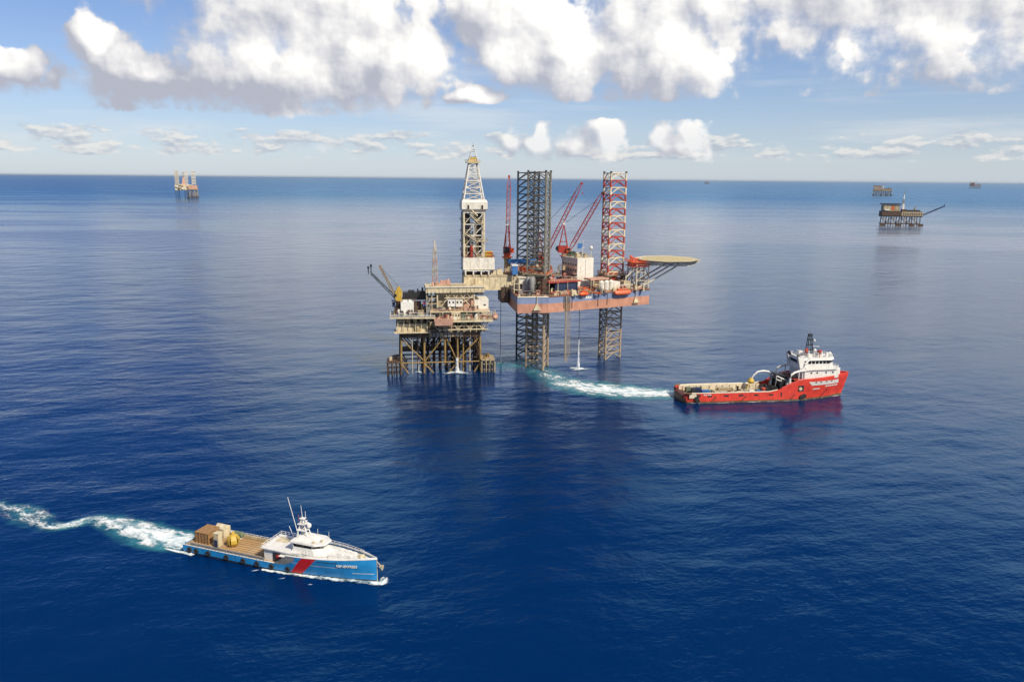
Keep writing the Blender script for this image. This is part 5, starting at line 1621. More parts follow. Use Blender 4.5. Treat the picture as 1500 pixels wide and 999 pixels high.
for i in range(4):
    side_patch(RD, 61.8 + i * .95, 62.6 + i * .95, 61.8 + i * .95, 62.6 + i * .95, 5.5, 4.9, 'ship_white', r_half, -1, 1, 1, .06, 'lettering')
for i in range(14):
    x = 14 + i * 3.0
    side_patch(RD, x, x + .8, x, x + .8, 2.25, 2.1, 'antifoul', r_half, -1, 1, 1, .04, 'scupper')
# superstructure tiers
SW = 'ship_white'
t1 = RD.mesh('accommodation', Mesh().prism([(56.5, -6.4), (74.5, -5.4), (77, -3), (77, 3), (74.5, 5.4), (56.5, 6.4)], 9.9, 14.0), SW)
for x in (61, 64, 68.5, 72):
    RD.box('window', (x, -6.43 + (x - 56.5) * .0555, 12.6), (.8, .1, .7), 'glass', 3.2, t1)
t2 = RD.mesh('bridge_deck', Mesh().prism([(54.5, -7.2), (73.5, -6.2), (76, -3.6), (76, 3.6), (73.5, 6.2), (54.5, 7.2)], 14.0, 14.35), SW)
RD.rail([(55, -7, 14.35), (73.4, -6.1, 14.35), (75.8, -3.5, 14.35), (75.8, 3.5, 14.35)], SW, 1.1, 1.3, .07, t2)
whl = [(55.5, -5.4), (67, -5.2), (70.5, -5.2), (73.2, -2.6), (73.2, 2.6), (70.5, 5.2), (55.5, 5.4)]
wh2 = RD.mesh('wheelhouse', Mesh().prism(whl, 14.35, 16.6).prism([lerp((64, 0), q, .94) for q in whl], 16.6, 18.3), SW)
def win_band(poly, ctr, z0, z1, k0, k1, pitch):
    for i in range(len(poly)):
        a, b = poly[i], poly[(i + 1) % len(poly)]
        a, b = lerp(ctr, a, k0), lerp(ctr, b, k0)
        n_ = max(1, round(math.dist(a, b) / pitch))
        for k in range(n_):
            p, q = lerp(a, b, (k + .14) / n_), lerp(a, b, (k + .86) / n_)
            p2, q2 = lerp(ctr, p, k1 / k0), lerp(ctr, q, k1 / k0)
            pi_, qi = lerp(ctr, p, .95), lerp(ctr, q, .95)
            RD.mesh('window', Mesh().add([(*p, z0), (*q, z0), (*q2, z1), (*p2, z1), (*pi_, z0), (*qi, z0), (*qi, z1), (*pi_, z1)],
                    [(0, 1, 2, 3), (0, 4, 5, 1), (1, 5, 6, 2), (2, 6, 7, 3), (3, 7, 4, 0)]), 'glass', wh2)
win_band(whl, (64, 0), 16.62, 18.2, .955, 1.0, 1.9)
RD.mesh('wheelhouse_roof', Mesh().prism([lerp((64, 0), q, 1.05) for q in whl], 18.3, 19.5, top=[lerp((64, 0), q, .99) for q in whl]), SW, wh2)
RD.rail([(*lerp((64, 0), q, .97), 19.5) for q in whl + [whl[0]]], SW, 1.1, 1.3, .07, wh2)
for (x, y, sx, sy, h, m) in ((66, -2.5, 2.4, 2, 1.6, SW), (61, -3, 2, 2, 1.2, SW), (68.5, 1.5, 2, 1.6, 1.8, 'leg_red'), (59, 2, 2.4, 2.4, 2.0, SW), (70, -2.4, 1, 1, 1.8, SW)):
    RD.mesh('roof_unit', Mesh().box((x, y, 19.5 + h / 2), (sx, sy, h)).box((x, y, 19.6 + h), (sx * .7, sy * .7, .2)), m, wh2)
for (x, y, z, r) in ((71.4, -2.2, 20.8, .95), (66.6, -3.4, 21.6, .6), (67, 3.4, 21.2, .8)):
    RD.mesh('radome', Mesh().lathe([(.3, z - r * 1.3), (.3, z - r), (r * .8, z - r * .6), (r, z), (r * .75, z + r * .65), (.1, z + r)], (x, y, 0), 12), SW, wh2, True)
for (x, y) in ((60.2, -1.5), (65.2, -4.6)):
    RD.mesh('fire_monitor', Mesh().lathe([(.7, -.5), (1.0, 0), (.7, .5)], (x, y, 22.4), 10, 'y').tube([(x, y, 19.5), (x, y, 22)], .25, 6), 'leg_red', wh2)
mast = RD.put('signal_mast', None)
for s in (-1, 1):
    RD.bar('mast_leg', (60.8, s * 1.1, 19.5), (61.6, s * .5, 30.0), .2, 'black', mast)
    RD.bar('mast_leg', (64.0, s * 1.0, 19.5), (62.6, s * .5, 30.0), .18, 'black', mast)
for z, k in ((22.2, 2.8), (24.6, 2.3), (27, 1.9), (29, 1.5)):
    RD.box('mast_platform', (62.2, 0, z), (k, k * .9, .2), 'dark_steel', 0, mast)
    RD.mesh('mast_fitting', Mesh().box((62.2 + k * .4, -k * .4, z + .5), (.5, .4, 1.0)).box((62.2 - k * .4, -k * .3, z + .4), (.4, .5, .7)), 'black', mast)
RD.box('radar_scanner', (64.4, -1.2, 24.2), (.35, 3.8, .4), SW, 60, mast)
RD.mesh('antenna_dome', Mesh().lathe([(.1, 26.2), (.5, 26.5), (.5, 27.2), (.1, 27.5)], (64.2, -.6, 0), 8), SW, mast, True)
RD.bar('antenna', (62.1, 0, 29), (62.1, 0, 32), .08, 'grey', mast)
for s in (-1, 1):
    f = RD.mesh('funnel', Mesh().add([(55.2, s * 5.6 - 1, 14.3), (58.4, s * 5.6 - 1, 14.3), (58.4, s * 5.6 + 1, 14.3), (55.2, s * 5.6 + 1, 14.3), (54.0, s * 5.2 - .8, 20.4), (56.6, s * 5.2 - .8, 19.6), (56.6, s * 5.2 + .8, 19.6), (54.0, s * 5.2 + .8, 20.4)],
            [(0, 1, 5, 4), (1, 2, 6, 5), (2, 3, 7, 6), (3, 0, 4, 7), (4, 5, 6, 7), (3, 2, 1, 0)]), SW if s < 0 else SW)
    RD.mesh('funnel_top', Mesh().tube([(55.4, s * 4.6, 19.4), (54.4, s * 4.4, 20.8)], [.55, .6], 8), 'black', f)
    RD.mesh('brace_pipe', Mesh().tube([(60.2, s * 5.9, 19.6), (57.4, s * 6.6, 17.0), (56.2, s * 6.8, 14.4)], .45, 8), SW)
    RD.mesh('arch_post', Mesh().tube([(50.2, s * 7.2, 4), (50.2, s * 7.2, 10.6), (50.9, s * 7.1, 12.2), (52.4, s * 7, 13.2), (55, s * 6.8, 13.8), (61, s * 6.2, 14.1)], .55, 10), SW, smooth=True)
    for x in (54.6, 57.5):
        RD.bar('deck_post', (x, s * 6.9, 7.5), (x, s * 6.9, 14.0), .25, SW)
RD.box('winch_house', (55.5, 0, 6.4), (8, 11, 7), 'dark_steel')
RD.box('stack_panel', (52.9, -5.9, 11.9), (2.4, .4, 2.4), 'black')
RD.mesh('tow_winch', Mesh().lathe([(2.6, -5), (2.6, -4.6), (1.6, -4.5), (1.6, 0), (2.6, .1), (2.6, .5), (1.6, .6), (1.6, 4.6), (2.6, 4.7), (2.6, 5)], (49.2, 0, 6.4), 16, 'y'), 'black')
RD.mesh('winch_shelter', Mesh().add([(46, 4.6, 11.4), (54, 4.6, 9.4), (54, -1, 9.4), (46, -1, 11.4), (46, 4.6, 11.1), (54, 4.6, 9.1), (54, -1, 9.1), (46, -1, 11.1)], [(0, 1, 2, 3), (7, 6, 5, 4), (0, 4, 5, 1), (2, 6, 7, 3), (3, 7, 4, 0), (1, 5, 6, 2)]), 'dark_steel')
for s in (-3.0, 3.4):
    RD.bar('gallows_beam', (45.6, s, 10.8), (53.2, s, 7.4), .3, SW)
    RD.bar('gallows_beam', (45.6, s, 9.2), (53.2, s, 6.0), .22, SW)
    for k in range(4):
        p, q = lerp((45.6, s, 10.8), (53.2, s, 7.4), k / 3), lerp((45.6, s, 9.2), (53.2, s, 6.0), k / 3)
        RD.bar('gallows_post', p, q, .2, SW)
    RD.bar('gallows_leg', (45.8, s, 10.6), (44.9, s, 2.6), .22, 'grey')
    RD.bar('gallows_leg', (47.6, s, 9.8), (49, s, 2.6), .22, 'grey')
RD.mesh('deck_balcony', Mesh().box((52.2, -5.6, 7.3), (6, 3, .3)).rail([(49.3, -7, 7.4), (55, -7, 7.4)], 1.2, 1.1, .08), SW)
cr = RD.mesh('crane_arm', Mesh().tube([(47.0, 4.6, 2.6), (46.6, 4.6, 9.4), (45.2, 4.6, 11.0), (42.4, 4.4, 11.5), (39.6, 4.2, 11.2), (37.6, 4, 9.6), (36.8, 4, 8.2)], [.55, .55, .5, .46, .42, .38, .35], 10), SW, smooth=True)
RD.mesh('crane_head', Mesh().lathe([(.5, 5.6), (1.4, 6.0), (1.7, 6.9), (1.2, 7.8), (.5, 8.4)], (36.4, 4, 0), 12), 'yellow', cr, True)
RD.mesh('crane_jib', Mesh().tube([(36.2, 3.6, 6.2), (34.4, 2.6, 4.6), (33.6, 2, 2.8)], .22, 6), 'yellow', cr)
rnd = random.Random(12)
mb = Mesh()
for i in range(7):     # heaped dark towing gear ahead of the winch
    a, b, c_ = 40.5 + rnd.random() * 4.5, -4 + rnd.random() * 7, rnd.uniform(.9, 1.7)
    RD.mesh('towing_reel', Mesh().lathe([(c_ * 1.2, -.9), (c_ * 1.2, -.7), (c_ * .8, -.6), (c_ * .8, .6), (c_ * 1.2, .7), (c_ * 1.2, .9)], (a, b, 2.5 + c_ * 1.2), 12, 'y' if i % 2 else 'x'), 'black')
# cargo and people on the red ship's deck are loose things
RMx = Matrix.Translation(RO) @ Matrix.Rotation(R(RRZ), 4, 'Z')
def rdw(p):
    return tuple(RMx @ Vector(p))
def container(label, p, s, mat, rz=0, open_top=False):
    C = Thing('cargo_container', label, 'container', rdw(p), RRZ + rz, 'containers on the red ship deck')
    C.mesh('container_shell', Mesh().box((0, 0, s[2] / 2), s), mat)
    for sx in (-1, 1):
        for sy in (-1, 1):
            C.box('corner_post', (sx * s[0] / 2, sy * s[1] / 2, s[2] / 2), (.16, .16, s[2] + .12), mat)
    n_ = int(s[0] / .55)
    for k in range(n_):
        C.box('rib', (-s[0] / 2 + (k + .5) * s[0] / n_, -s[1] / 2 - .03, s[2] / 2), (.12, .1, s[2] * .86), mat)
    C.box('roof_panel', (0, 0, s[2] + .04), (s[0] * .9, s[1] * .9, .1), 'beige' if open_top else mat)
D = 2.56
container('bright blue container nearest the middle of the red ship deck cargo', (11.4, -3.2, D), (3.6, 2.2, 2.3), 'blue')
container('dark blue container behind the bright blue one on the red ship', (8.8, 1.2, D), (3.4, 2.2, 2.4), 'navy')
container('pale grey green container at the red ship stern', (5.4, 3.0, D), (2.6, 2.0, 2.2), 'deck_green')
container('low oxide red skid at the red ship stern corner', (6.4, -4.6, D), (4.6, 1.8, 1.1), 'oxide', 0, True)
container('small black tank box between the blue containers of the red ship', (6.6, -.4, D), (1.8, 1.6, 2.6), 'dark_steel')
container('short blue basket standing alone amidships on the red ship deck', (19.8, -3.4, D), (3.2, 1.8, 1.5), 'blue', 0, True)
container('beige basket left of the short blue basket on the red ship', (16.8, -3.0, D), (2.4, 1.8, 1.6), 'beige', 0, True)
container('small blue box beside the red tank near the winch of the red ship', (36.8, -3.8, D), (1.8, 1.6, 1.8), 'blue')
container('white box by the winch on the red ship deck', (34.2, -2.0, D), (2.2, 1.6, 1.4), 'ship_white')
container('long tan skid lying along the far rail of the red ship', (24.0, 4.6, D), (7.0, 1.6, 1.2), 'tan', 0, True)
container('rusty brown skid next to the coiled rope on the red ship', (27.6, -3.2, D), (3.0, 1.8, 1.2), 'brown', 8, True)
container('pale cream container under the far rail near the red ship stern', (13.8, 4.4, D), (3.4, 2.2, 2.2), 'cream')
container('grey equipment box just aft of the white box on the red ship', (31.0, -4.4, D), (2.4, 1.6, 1.4), 'grey', -6)
C = Thing('deck_tank', 'upright red tank in front of the black winch on the red ship', 'tank', rdw((39.4, -3.4, D)), RRZ)
C.mesh('tank_body', Mesh().lathe([(.9, 0), (1.1, .2), (1.1, 2.6), (.7, 3.0), (.2, 3.1)], (0, 0, 0), 14), 'leg_red', smooth=True)
C.mesh('tank_band', Mesh().lathe([(1.14, 1.2), (1.14, 1.5)], (0, 0, 0), 14), 'ship_white')
for i, (x, y, lb) in enumerate(((14.2, -3.6, 'dark green deck capstan beside the bright blue container'), (29.0, 1.6, 'dark deck capstan standing alone on the pale deck of the red ship'))):
    C = Thing('deck_capstan', lb, 'capstan', rdw((x, y, D)), RRZ)
    C.mesh('drum', Mesh().lathe([(.9, 0), (.9, .4), (.5, .7), (.45, 1.8), (.7, 2.2), (.6, 2.5)], (0, 0, 0), 12), 'jacket_dark' if i else 'deck_green', smooth=True)
    C.mesh('motor', Mesh().box((.9, .2, .5), (1.2, .9, 1.0)).box((-.5, -.9, .3), (.8, .6, .6)), 'brown')
C = Thing('mooring_rope_pile', 'coiled tan mooring rope lying on the pale deck of the red ship', 'rope', rdw((24.2, -.5, D)), RRZ)
mb = Mesh()
for k in range(4):
    r = 1.5 - .22 * k
    mb.tube([(r * math.cos(t * .4488), r * math.sin(t * .4488), .12 + .2 * k) for t in range(15)], .13, 5)
C.mesh('coil', mb, 'oxide')

# ---------------------------------------------------------------- far platforms
def far_platform(label, loc, rz, k, flip=1, boom=True, tower=True, mats=None):
    """k scales the whole platform; local x runs along its length"""
    m = dict(jacket='jacket_dark', deck='brown', low='beige', high='tan', roof='dark_steel', boat='brown')
    m.update(mats or {})
    F = Thing('far_platform', label, 'oil platform', loc, rz)
    X = lambda x: x * k * flip
    def bx(name, x0, x1, y0, y1, z0, z1, mat, parent=None):
        return F.mesh(name, Mesh().box(((X(x0) + X(x1)) / 2, (y0 + y1) * k / 2, (z0 + z1) * k / 2), (abs(X(x1) - X(x0)), (y1 - y0) * k, (z1 - z0) * k)), mat, parent)
    lx = [-38 + i * 10.8 for i in range(8)]
    for y in (-10, 12):
        for i, x in enumerate(lx):
            F.bar('jacket_leg', (X(x * 1.03), y * k, -4), (X(x), y * k, 22 * k), .95 * k, m['jacket'] if y > 0 or i % 2 else 'leg_wet', None, 6)
            if i < 7:
                F.bar('jacket_brace', (X(x), y * k, (6 if i % 2 else 20) * k), (X(lx[i + 1]), y * k, (20 if i % 2 else 6) * k), .6 * k, 'leg_wet' if y < 0 else m['jacket'], None, 5)
        bx('jacket_horizontal', -42, 42, y - .6, y + .6, 5, 6.4, m['boat'])
    for x0 in (-46, -12, 16, 34):
        bx('boat_landing', x0, x0 + 11, -13, -10.4, 1, 6.5, m['boat'])
    bx('lower_deck', -43, 42, -12, 14, 21.5, 24, m['jacket'])
    d = bx('process_deck', -2, 42, -12, 14, 24.2, 32.5, m['low'])
    for i in range(9):
        x = 0.5 + i * 4.6
        F.mesh('deck_opening', Mesh().box((X(x + 1.7), -12.05 * k, 28 * k), (2.6 * k, .3, 4.6 * k)), 'brown', d)
    bx('main_deck', -43, 41, -11, 14, 32.7, 33.6, m['deck'])
    bx('lower_module', -43, -3, -11, 13, 24.2, 32.5, m['deck'])
    u = bx('upper_module', -40, -6, -8, 12, 34, 47, m['high'])
    for i in range(4):
        F.mesh('module_panel', Mesh().box((X(-36 + i * 8), -8.06 * k, 41 * k), (4.6 * k, .3, 9 * k)), ('orange' if i == 2 else m['low']) if m['high'] == 'tan' else m['deck'], u)
    bx('roof_deck', -43, -4, -10, 14, 48, 50.5, m['roof'])
    bx('white_cabin', -38, -28, -12.5, -8.5, 35, 38, 'ship_white')
    bx('machinery', 10, 38, -4, 8, 33.8, 36.6, 'dark_steel')
    bx('machinery', 0, 9, -6, 6, 33.8, 38.0, m['deck'])
    F.mesh('deck_crane', Mesh().box((X(27), 0, 38 * k), (2.6 * k, 2.6 * k, 7 * k)).tube([(X(27), 0, 40 * k), (X(30), 0, 46 * k)], .6 * k), 'jacket_yellow')
    if tower:
        for i, (z0, z1, w0, w1, mt) in enumerate(((34, 50, 2.4, 1.9, 'ship_white'), (50, 60, 1.9, 1.3, 'grey'), (60, 70, 1.3, .8, 'ship_white'), (70, 80, .7, .35, 'grey'))):
            F.mesh('vent_tower_section', Mesh().prism([(X(3) + a * w0 * k, b * w0 * k) for a, b in ((-1, -1), (1, -1), (1, 1), (-1, 1))], z0 * k, z1 * k, top=[(X(3) + a * w1 * k, b * w1 * k) for a, b in ((-1, -1), (1, -1), (1, 1), (-1, 1))]), mt)
    if boom:
        F.bar('flare_boom', (X(42), 0, 23 * k), (X(88), 0, 45.5 * k), 1.0 * k, 'navy', None, 6)
        F.bar('flare_boom', (X(42), 0, 26 * k), (X(88), 0, 46.5 * k), .5 * k, 'navy', None, 6)
        F.bar('flare_tip', (X(88), 0, 44 * k), (X(88), 0, 50 * k), .9 * k, 'navy', None, 6)
    return F


far_platform('distant dark platform with a slender vent tower and long dark flare boom', (884.0, 1838.0, 0), -10, 1.02)
far_platform('smaller distant platform above the one with the flare boom, near the horizon', (2640.0, 5800.0, 0), -20, 1.45, boom=False, mats=dict(low='cream', high='pink', roof='tan', deck='tan', jacket='brown'))
far_platform('tiny dark red and white platform under the horizon, rightmost of the far platforms', (7588.0, 13346.0, 0), -28, 1.9, boom=False, mats=dict(low='white', high='oxide', roof='oxide', deck='oxide', jacket='brown'))
far_platform('faint speck of a platform on the horizon right of the striped leg', (5000.0, 21000.0, 0), 0, 1.3, boom=False, mats=dict(low='grey', high='grey', roof='dark_steel', deck='grey'))

# far jack-up rig standing beside its own small platform
F = Thing('far_jack_up_rig', 'distant cream jack-up rig with three pale legs on the horizon', 'drilling rig', (-1516.0, 3752.0, 0), 20)
def far_leg(x, y, z1, cols, w=16.0):
    L = F.put('lattice_leg', None)
    n_ = 8
    for i in range(n_):
        z0_, z1_ = 58 + (z1 - 58) * i / n_, 58 + (z1 - 58) * (i + 1) / n_
        mt = cols[i % 2]
        for a, b in ((-1, -1), (1, -1), (0, 1)):
            F.bar('chord', (x + a * w / 2, y + b * w / 2, z0_), (x + a * w / 2, y + b * w / 2, z1_), 1.0, mt, L, 5)
        for s in (-1, 1):
            F.bar('brace', (x - s * w / 2, y - w / 2, z0_), (x + s * w / 2, y - w / 2, z1_), .75, mt, L, 4)
        F.bar('brace', (x - w / 2, y - w / 2, z1_), (x + w / 2, y - w / 2, z1_), .8, cols[(i + 1) % 2], L, 4)
    for a, b in ((-1, -1), (1, -1), (0, 1)):
        F.bar('chord', (x + a * w / 2, y + b * w / 2, -3), (x + a * w / 2, y + b * w / 2, 34), 1.3, 'navy', L, 5)
far_leg(-36, 0, 122, ('leg_white', 'cream'))
far_leg(2, 25, 118, ('ship_white', 'leg_white'))
far_leg(36, 0, 120, ('ship_white', 'cream'))
F.mesh('hull', Mesh().prism([(-46, -18), (46, -18), (46, 20), (10, 42), (-10, 42), (-46, 20)], 33, 44), 'cream')
F.mesh('deck_house', Mesh().box((-4, -6, 51), (60, 20, 14)).box((-38, -14, 50), (14, 10, 12)).box((30, -12, 49), (22, 12, 10)), 'cream')
for i, (x, z, s, mt) in enumerate(((-40, 55, 8, 'ship_white'), (-24, 54, 9, 'beige'), (-12, 60, 10, 'cream'), (8, 57, 8, 'white'), (22, 54, 9, 'jacket_yellow'), (40, 52, 8, 'pink'), (-30, 44, 8, 'brown'), (14, 46, 9, 'brown'), (-2, 47, 7, 'white'))):
    F.mesh('deck_module', Mesh().box((x, -18.4, z - 6), (s, 5, s * .9)).box((x, -18.6, z - 5 + s * .5), (s * .5, 3, 2)), mt)
rr = random.Random(5)
for i in range(16):
    x, z, q = rr.uniform(-42, 44), rr.uniform(34, 58), rr.uniform(5, 11)
    F.mesh('deck_module', Mesh().box((x, -20.5 - rr.random() * 3, z), (q, 4, q * .7)).box((x, -21, z + q * .45), (q * .5, 3, 2)), rr.choice(['cream', 'cream', 'white', 'beige', 'tan', 'pink', 'ship_white']))
F.mesh('derrick', Mesh().prism([(-16, -8), (0, -8), (0, 6), (-16, 6)], 58, 92, top=[(-11, -3), (-5, -3), (-5, 2), (-11, 2)]), 'pink')
F.mesh('derrick_crown', Mesh().box((-8, 0, 95), (9, 8, 4)).tube([(-8, 0, 92), (-8, 0, 112)], 1.2, 6).box((-8, 0, 113), (9, 3, 2.5)), 'grey')
F = Thing('far_wellhead_platform', 'rusty wellhead platform beside the distant cream jack-up rig', 'oil platform', (-1478.0, 3735.0, 0), 20)
for x in (-20, -6, 8, 20):
    for y in (-10, 10):
        F.bar('jacket_leg', (x * 1.05, y, -4), (x, y, 36), 1.6, 'tan' if x > 0 else 'brown', None, 6)
for a, b in ((-20, -6), (-6, 8), (8, 20)):
    F.bar('jacket_brace', (a, -10, 4), (b, -10, 30), 1.0, 'tan', None, 5)
    F.bar('jacket_brace', (b, -10, 4), (a, -10, 30), 1.0, 'tan', None, 5)
F.mesh('deck', Mesh().box((0, 0, 38), (48, 26, 4)), 'tan')
F.mesh('module', Mesh().box((2, 0, 45), (38, 20, 10)).box((10, 0, 53), (20, 14, 6)), 'pink')
F.mesh('boat_landing', Mesh().box((0, -11, 5), (52, 5, 5)), 'brown')

# ---------------------------------------------------------------- foam, wakes and falling water
def foam_material(name, turq=False):
    m = bpy.data.materials.new(name)
    m.use_nodes = True
    m.node_tree.nodes.clear()
    k = NT(m.node_tree)
    b = k.node('ShaderNodeBsdfPrincipled')
    o = k.node('ShaderNodeOutputMaterial')
    tr = k.node('ShaderNodeBsdfTransparent')
    mx = k.node('ShaderNodeMixShader')
    at = k.node('ShaderNodeAttribute', attribute_name='cover').outputs['Fac']
    pos = k.node('ShaderNodeNewGeometry').outputs['Position']
    if turq:
        n = k.noise(pos, 0.16, 4.0, 0.55)
        f = k.m('MULTIPLY', k.ramp(k.m('ADD', at, k.m('MULTIPLY', k.m('SUBTRACT', n, 0.5), 1.1)), 0.10, 0.9), 0.62)
        b.inputs['Base Color'].default_value = (0.05, 0.30, 0.36, 1)
        b.inputs['Roughness'].default_value = 0.35
    else:
        # churned foam drawn out along the wake, torn into strings and open cells
        uv = k.node('ShaderNodeAttribute', attribute_name='flow').outputs['Vector']
        wv = k.noise(uv, 0.16, 3.0, 0.55, out=1, dim='2D')
        pw2 = k.v('ADD', k.v('MULTIPLY', uv, (0.45, 1.0, 0.0)), k.v('MULTIPLY', wv, (5.0, 5.0, 0.0)))
        n = k.noise(pw2, 0.33, 8.0, 0.64, dim='2D')
        n2 = k.noise(k.v('MULTIPLY', uv, (0.3, 1.0, 0.0)), 1.6, 4.0, 0.6, dim='2D')
        f = k.m('ADD', k.m('MULTIPLY', at, 0.98), k.m('ADD', k.m('MULTIPLY', k.m('SUBTRACT', n, 0.5), 2.3), k.m('MULTIPLY', k.m('SUBTRACT', n2, 0.5), 0.9)))
        f = k.m('MULTIPLY', k.ramp(f, 0.18, 1.0), k.ramp(at, 0.0, 0.45))
        f = k.m('MULTIPLY', f, 0.95)
        k.put(b.inputs['Base Color'], k.mix(k.ramp(n, 0.35, 0.62), (0.45, 0.62, 0.68), (0.80, 0.83, 0.83)))
        b.inputs['Roughness'].default_value = 0.9
    k.put(mx.inputs[0], f)
    m.node_tree.links.new(tr.outputs[0], mx.inputs[1])
    m.node_tree.links.new(b.outputs[0], mx.inputs[2])
    m.node_tree.links.new(mx.outputs[0], o.inputs['Surface'])
    MATS[name] = m


foam_material('foam')
foam_material('aerated', True)


def spline(pts, n):
    out = []
    P_ = [pts[0]] + list(pts) + [pts[-1]]
    for i in range(1, len(P_) - 2):
        for j in range(n):
            t = j / n
            out.append(tuple(0.5 * (2 * b + (c_ - a) * t + (2 * a - 5 * b + 4 * c_ - d) * t * t + (3 * b - a - 3 * c_ + d) * t ** 3)
                             for a, b, c_, d in zip(P_[i - 1], P_[i], P_[i + 1], P_[i + 2])))
    out.append(tuple(pts[-1]))
    return out


def ribbon(name, pts, mat, z, relief, label, nv=18, seed=0, wide=1.0, kind='stuff'):
    """water-surface strip: pts are (x, y, half width, cover)"""
    rnd = random.Random(seed)
    sp = spline(pts, 10)
    vs, cov, flow = [], [], []
    run = 0.0
    for i, (x, y, hw, cv) in enumerate(sp):
        a, b = sp[max(0, i - 1)], sp[min(len(sp) - 1, i + 1)]
        d = Vector((b[0] - a[0], b[1] - a[1])).normalized()
        nrm = Vector((-d.y, d.x))
        if i:
            run += math.dist(sp[i - 1][:2], (x, y))
        for j in range(nv + 1):
            t = -1 + 2 * j / nv
            e = max(0.0, 1 - abs(t) ** 2.2)
            vs.append((x + nrm.x * hw * wide * t, y + nrm.y * hw * wide * t, z + rnd.random() * relief * e))
            cov.append(e * cv)
            flow += [run + seed * 37.0, hw * wide * t, 0.0]
    fs = [(i * (nv + 1) + j, (i + 1) * (nv + 1) + j, (i + 1) * (nv + 1) + j + 1, i * (nv + 1) + j + 1) for i in range(len(sp) - 1) for j in range(nv)]
    me = bpy.data.meshes.new(name)
    me.from_pydata(vs, [], fs)
    at = me.attributes.new('cover', 'FLOAT', 'POINT')
    at.data.foreach_set('value', cov)
    me.attributes.new('flow', 'FLOAT_VECTOR', 'POINT').data.foreach_set('vector', flow)
    me.materials.append(MATS[mat])
    me.polygons.foreach_set('use_smooth', [True] * len(fs))
    me.validate()
    ob = bpy.data.objects.new(name, me)
    ob['kind'] = kind
    ob['label'] = label
    col.objects.link(ob)
    return ob


bw = [(-84.0, 204.0, 4.4, 1.0), (-89.0, 205.4, 5.2, 1.0), (-95.3, 207.4, 6.2, 1.0), (-100.9, 209.6, 6.4, .9), (-108.8, 214.1, 6.0, .74), (-117.1, 218.6, 5.0, .7), (-123.0, 219.6, 4.0, .62),
      (-126.5, 217.6, 3.4, .8), (-129.8, 215.4, 2.6, .7), (-132.5, 215.2, 3.6, .5), (-137.0, 217.8, 4.6, .42), (-142, 221.4, 5.4, .5), (-146, 224.4, 5.6, .54), (-151, 226.8, 5.2, .42), (-158, 228.4, 5.2, .46), (-168, 230, 5, .35), (-180, 232, 3, .0)]
ribbon('wake_foam', bw, 'foam', 0.12, .35, 'white churned wake foam trailing behind the blue ship', seed=2)
ribbon('wake_turquoise_water', bw, 'aerated', 0.05, 0.0, 'turquoise aerated water under the wake of the blue ship', seed=3, wide=1.4)
rwk = [(82, 366.0, 5.5, .9), (77.8, 367.0, 6.4, 1.0), (70.3, 367.6, 8.4, 1.0), (62.3, 368.6, 10.6, 1.0), (54.7, 371.0, 12.0, .98), (46.6, 373.4, 12.6, .95), (38.7, 377.0, 12.4, .88), (30.8, 382.3, 11.0, .74), (24.8, 389.9, 9.4, .56), (20.4, 398.9, 8.0, .42), (17.3, 408, 8.5, .3), (13, 418, 9, .12), (9, 424, 9, 0)]
ribbon('wake_foam', rwk, 'foam', 0.12, .35, 'white wake foam between the rig legs and the red ship', seed=4)
rwt = [(x, y, hw + 2, cv * .6 + .4) for x, y, hw, cv in rwk] + [(2, 428, 17, .62), (-8, 434, 14, .5), (-18, 436, 10, .0)]
ribbon('wake_turquoise_water', rwt, 'aerated', 0.05, 0.0, 'turquoise water around the near rig leg and wake of the red ship', seed=5, wide=1.3)


def along_hull(M, half, x0, x1, n, off, hw, cv):
    pts = []
    for i in range(n + 1):
        x = x0 + (x1 - x0) * i / n
        p = M @ Vector((x, -half(x, 0) - off, 0))
        pts.append((p.x, p.y, hw * (0.5 + i / n), cv))
    return pts


ribbon('bow_wave_foam', along_hull(BM, b_half, 26, 57.6, 9, .6, 1.0, .9) + [tuple(bw_((58.6, 0, 0))[:2]) + (1.6, .9), tuple(bw_((57.6, 2.4, 0))[:2]) + (1.2, .5)], 'foam', .14, .3, 'thin white bow wave along the blue ship waterline', 8, 6)
ribbon('stern_wash_foam', along_hull(BM, b_half, -6, 4, 5, .5, .7, .8), 'foam', .14, .25, 'white wash at the stern quarter of the blue ship', 8, 7)
ribbon('waterline_foam', along_hull(RMx, r_half, 1, 79, 16, .35, .7, .45), 'foam', .14, .15, 'thin foam along the red ship waterline', 6, 8)
for i, (px, py, a, ln) in enumerate(((-58, 186, .3, 2.2), (-50, 183, .1, 1.6), (-66, 190, .4, 2.0))):
    ribbon('foam_patch', [(px - ln * .6, py - a * ln * .6, .12, .0), (px, py, .35, .8), (px + ln * .6, py + a * ln * .6, .12, .0)], 'foam', .1, .1, 'small foam fleck on the water beside the blue ship', 6, 20 + i)


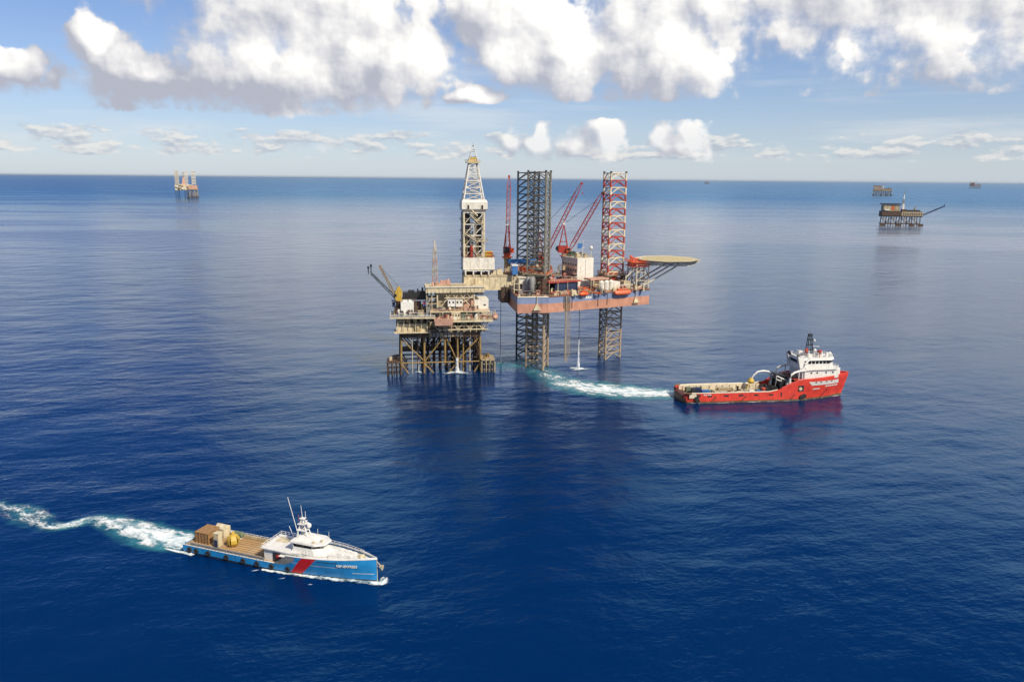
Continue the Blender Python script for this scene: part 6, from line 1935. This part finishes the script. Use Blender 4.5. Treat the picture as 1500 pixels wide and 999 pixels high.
def water_jet(label, x, y, z1, r0, r1, hose_top=None, splash=3.0, seed=0):
    J = Thing('water_jet', label, 'water jet', (x, y, 0), 0, 'jets of discharged water')
    rnd = random.Random(seed)
    prof = []
    for i in range(13):
        t = i / 12
        prof.append(((r0 + (r1 - r0) * (1 - t) ** 1.6) * rnd.uniform(.82, 1.15), z1 * t))
    mb = Mesh().lathe(prof, (0, 0, 0), 9)
    mb.v = [(vx * rnd.uniform(.8, 1.2), vy * rnd.uniform(.8, 1.2), vz) for vx, vy, vz in mb.v]
    J.mesh('falling_water', mb, 'spray', smooth=True)
    mb = Mesh().lathe([(r * .5, z) for r, z in prof], (0, 0, 0), 7)
    J.mesh('water_core', mb, 'spray', smooth=True)
    n_, m_ = 18, 5
    vs, cov, fs = [], [], []
    for j in range(m_ + 1):
        for i in range(n_):
            a = 2 * math.pi * i / n_
            r = splash * j / m_ * (1 + .25 * math.sin(3 * a + seed))
            vs.append((r * math.cos(a) * 1.5, r * math.sin(a), .14 + rnd.random() * .3 * (1 - j / m_) * 2))
            cov.append(1.15 * (1 - j / m_))
    for j in range(m_):
        for i in range(n_):
            fs.append((j * n_ + i, j * n_ + (i + 1) % n_, (j + 1) * n_ + (i + 1) % n_, (j + 1) * n_ + i))
    me = bpy.data.meshes.new('splash')
    me.from_pydata(vs, [], fs)
    me.attributes.new('cover', 'FLOAT', 'POINT').data.foreach_set('value', cov)
    me.attributes.new('flow', 'FLOAT_VECTOR', 'POINT').data.foreach_set('vector', [q for v_ in vs for q in (v_[0] + x, v_[1], 0.0)])
    me.materials.append(MATS['foam'])
    J.put('splash', me)
    if hose_top:
        J.bar('hose', (0, 0, z1 - .4), (0, 0, hose_top), .16, 'cable', None, 6)
    return J


def spray_material():
    m = bpy.data.materials.new('spray')
    m.use_nodes = True
    m.node_tree.nodes.clear()
    k = NT(m.node_tree)
    b = k.node('ShaderNodeBsdfPrincipled')
    b.inputs['Base Color'].default_value = (0.84, 0.87, 0.89, 1)
    b.inputs['Roughness'].default_value = 0.9
    o = k.node('ShaderNodeOutputMaterial')
    tr = k.node('ShaderNodeBsdfTransparent')
    mx = k.node('ShaderNodeMixShader')
    pos = k.node('ShaderNodeNewGeometry').outputs['Position']
    n = k.noise(k.v('MULTIPLY', pos, (2.6, 2.6, 0.35)), 0.9, 5.0, 0.65)
    k.put(mx.inputs[0], k.ramp(n, 0.36, 0.62, 0.05, 0.85))
    m.node_tree.links.new(tr.outputs[0], mx.inputs[1])
    m.node_tree.links.new(b.outputs[0], mx.inputs[2])
    m.node_tree.links.new(mx.outputs[0], o.inputs['Surface'])
    MATS['spray'] = m


spray_material()
water_jet('tall white jet falling from the rig hull side into the sea', 35.7, 416.6, 16.2, .22, .95, 34.0, 4.5, 1)
water_jet('white jet under the rig stern beside the platform, hanging from a dark hose', -6.3, 429.5, 7.6, .22, .95, 36.0, 2.6, 2)
water_jet('broad white discharge falling between the platform jacket legs', -28.6, 406.0, 8.0, .7, 1.1, 20.0, 5.5, 3)
water_jet('thin small jet near the leftmost legs of the platform jacket', -48.7, 405.6, 7.0, .12, .3, 20.0, 1.6, 4)

# ---------------------------------------------------------------- haze
def haze_box():
    m = bpy.data.materials.new('haze')
    m.use_nodes = True
    m.node_tree.nodes.clear()
    k = NT(m.node_tree)
    v = k.node('ShaderNodeVolumePrincipled')
    v.inputs['Color'].default_value = (0.80, 0.90, 1.0, 1)
    v.inputs['Density'].default_value = 0.9e-5
    v.inputs['Anisotropy'].default_value = 0.3
    o = k.node('ShaderNodeOutputMaterial')
    m.node_tree.links.new(v.outputs[0], o.inputs['Volume'])
    mb = Mesh().box((0, 0, 61.0), (260000, 260000, 138))
    me = bpy.data.meshes.new('haze')
    me.from_pydata(mb.v, [], mb.f)
    me.materials.append(m)
    o = bpy.data.objects.new('haze', me)
    o['kind'] = 'stuff'
    o['label'] = 'thin sea haze paling the far water'
    col.objects.link(o)
    return o


haze_box()
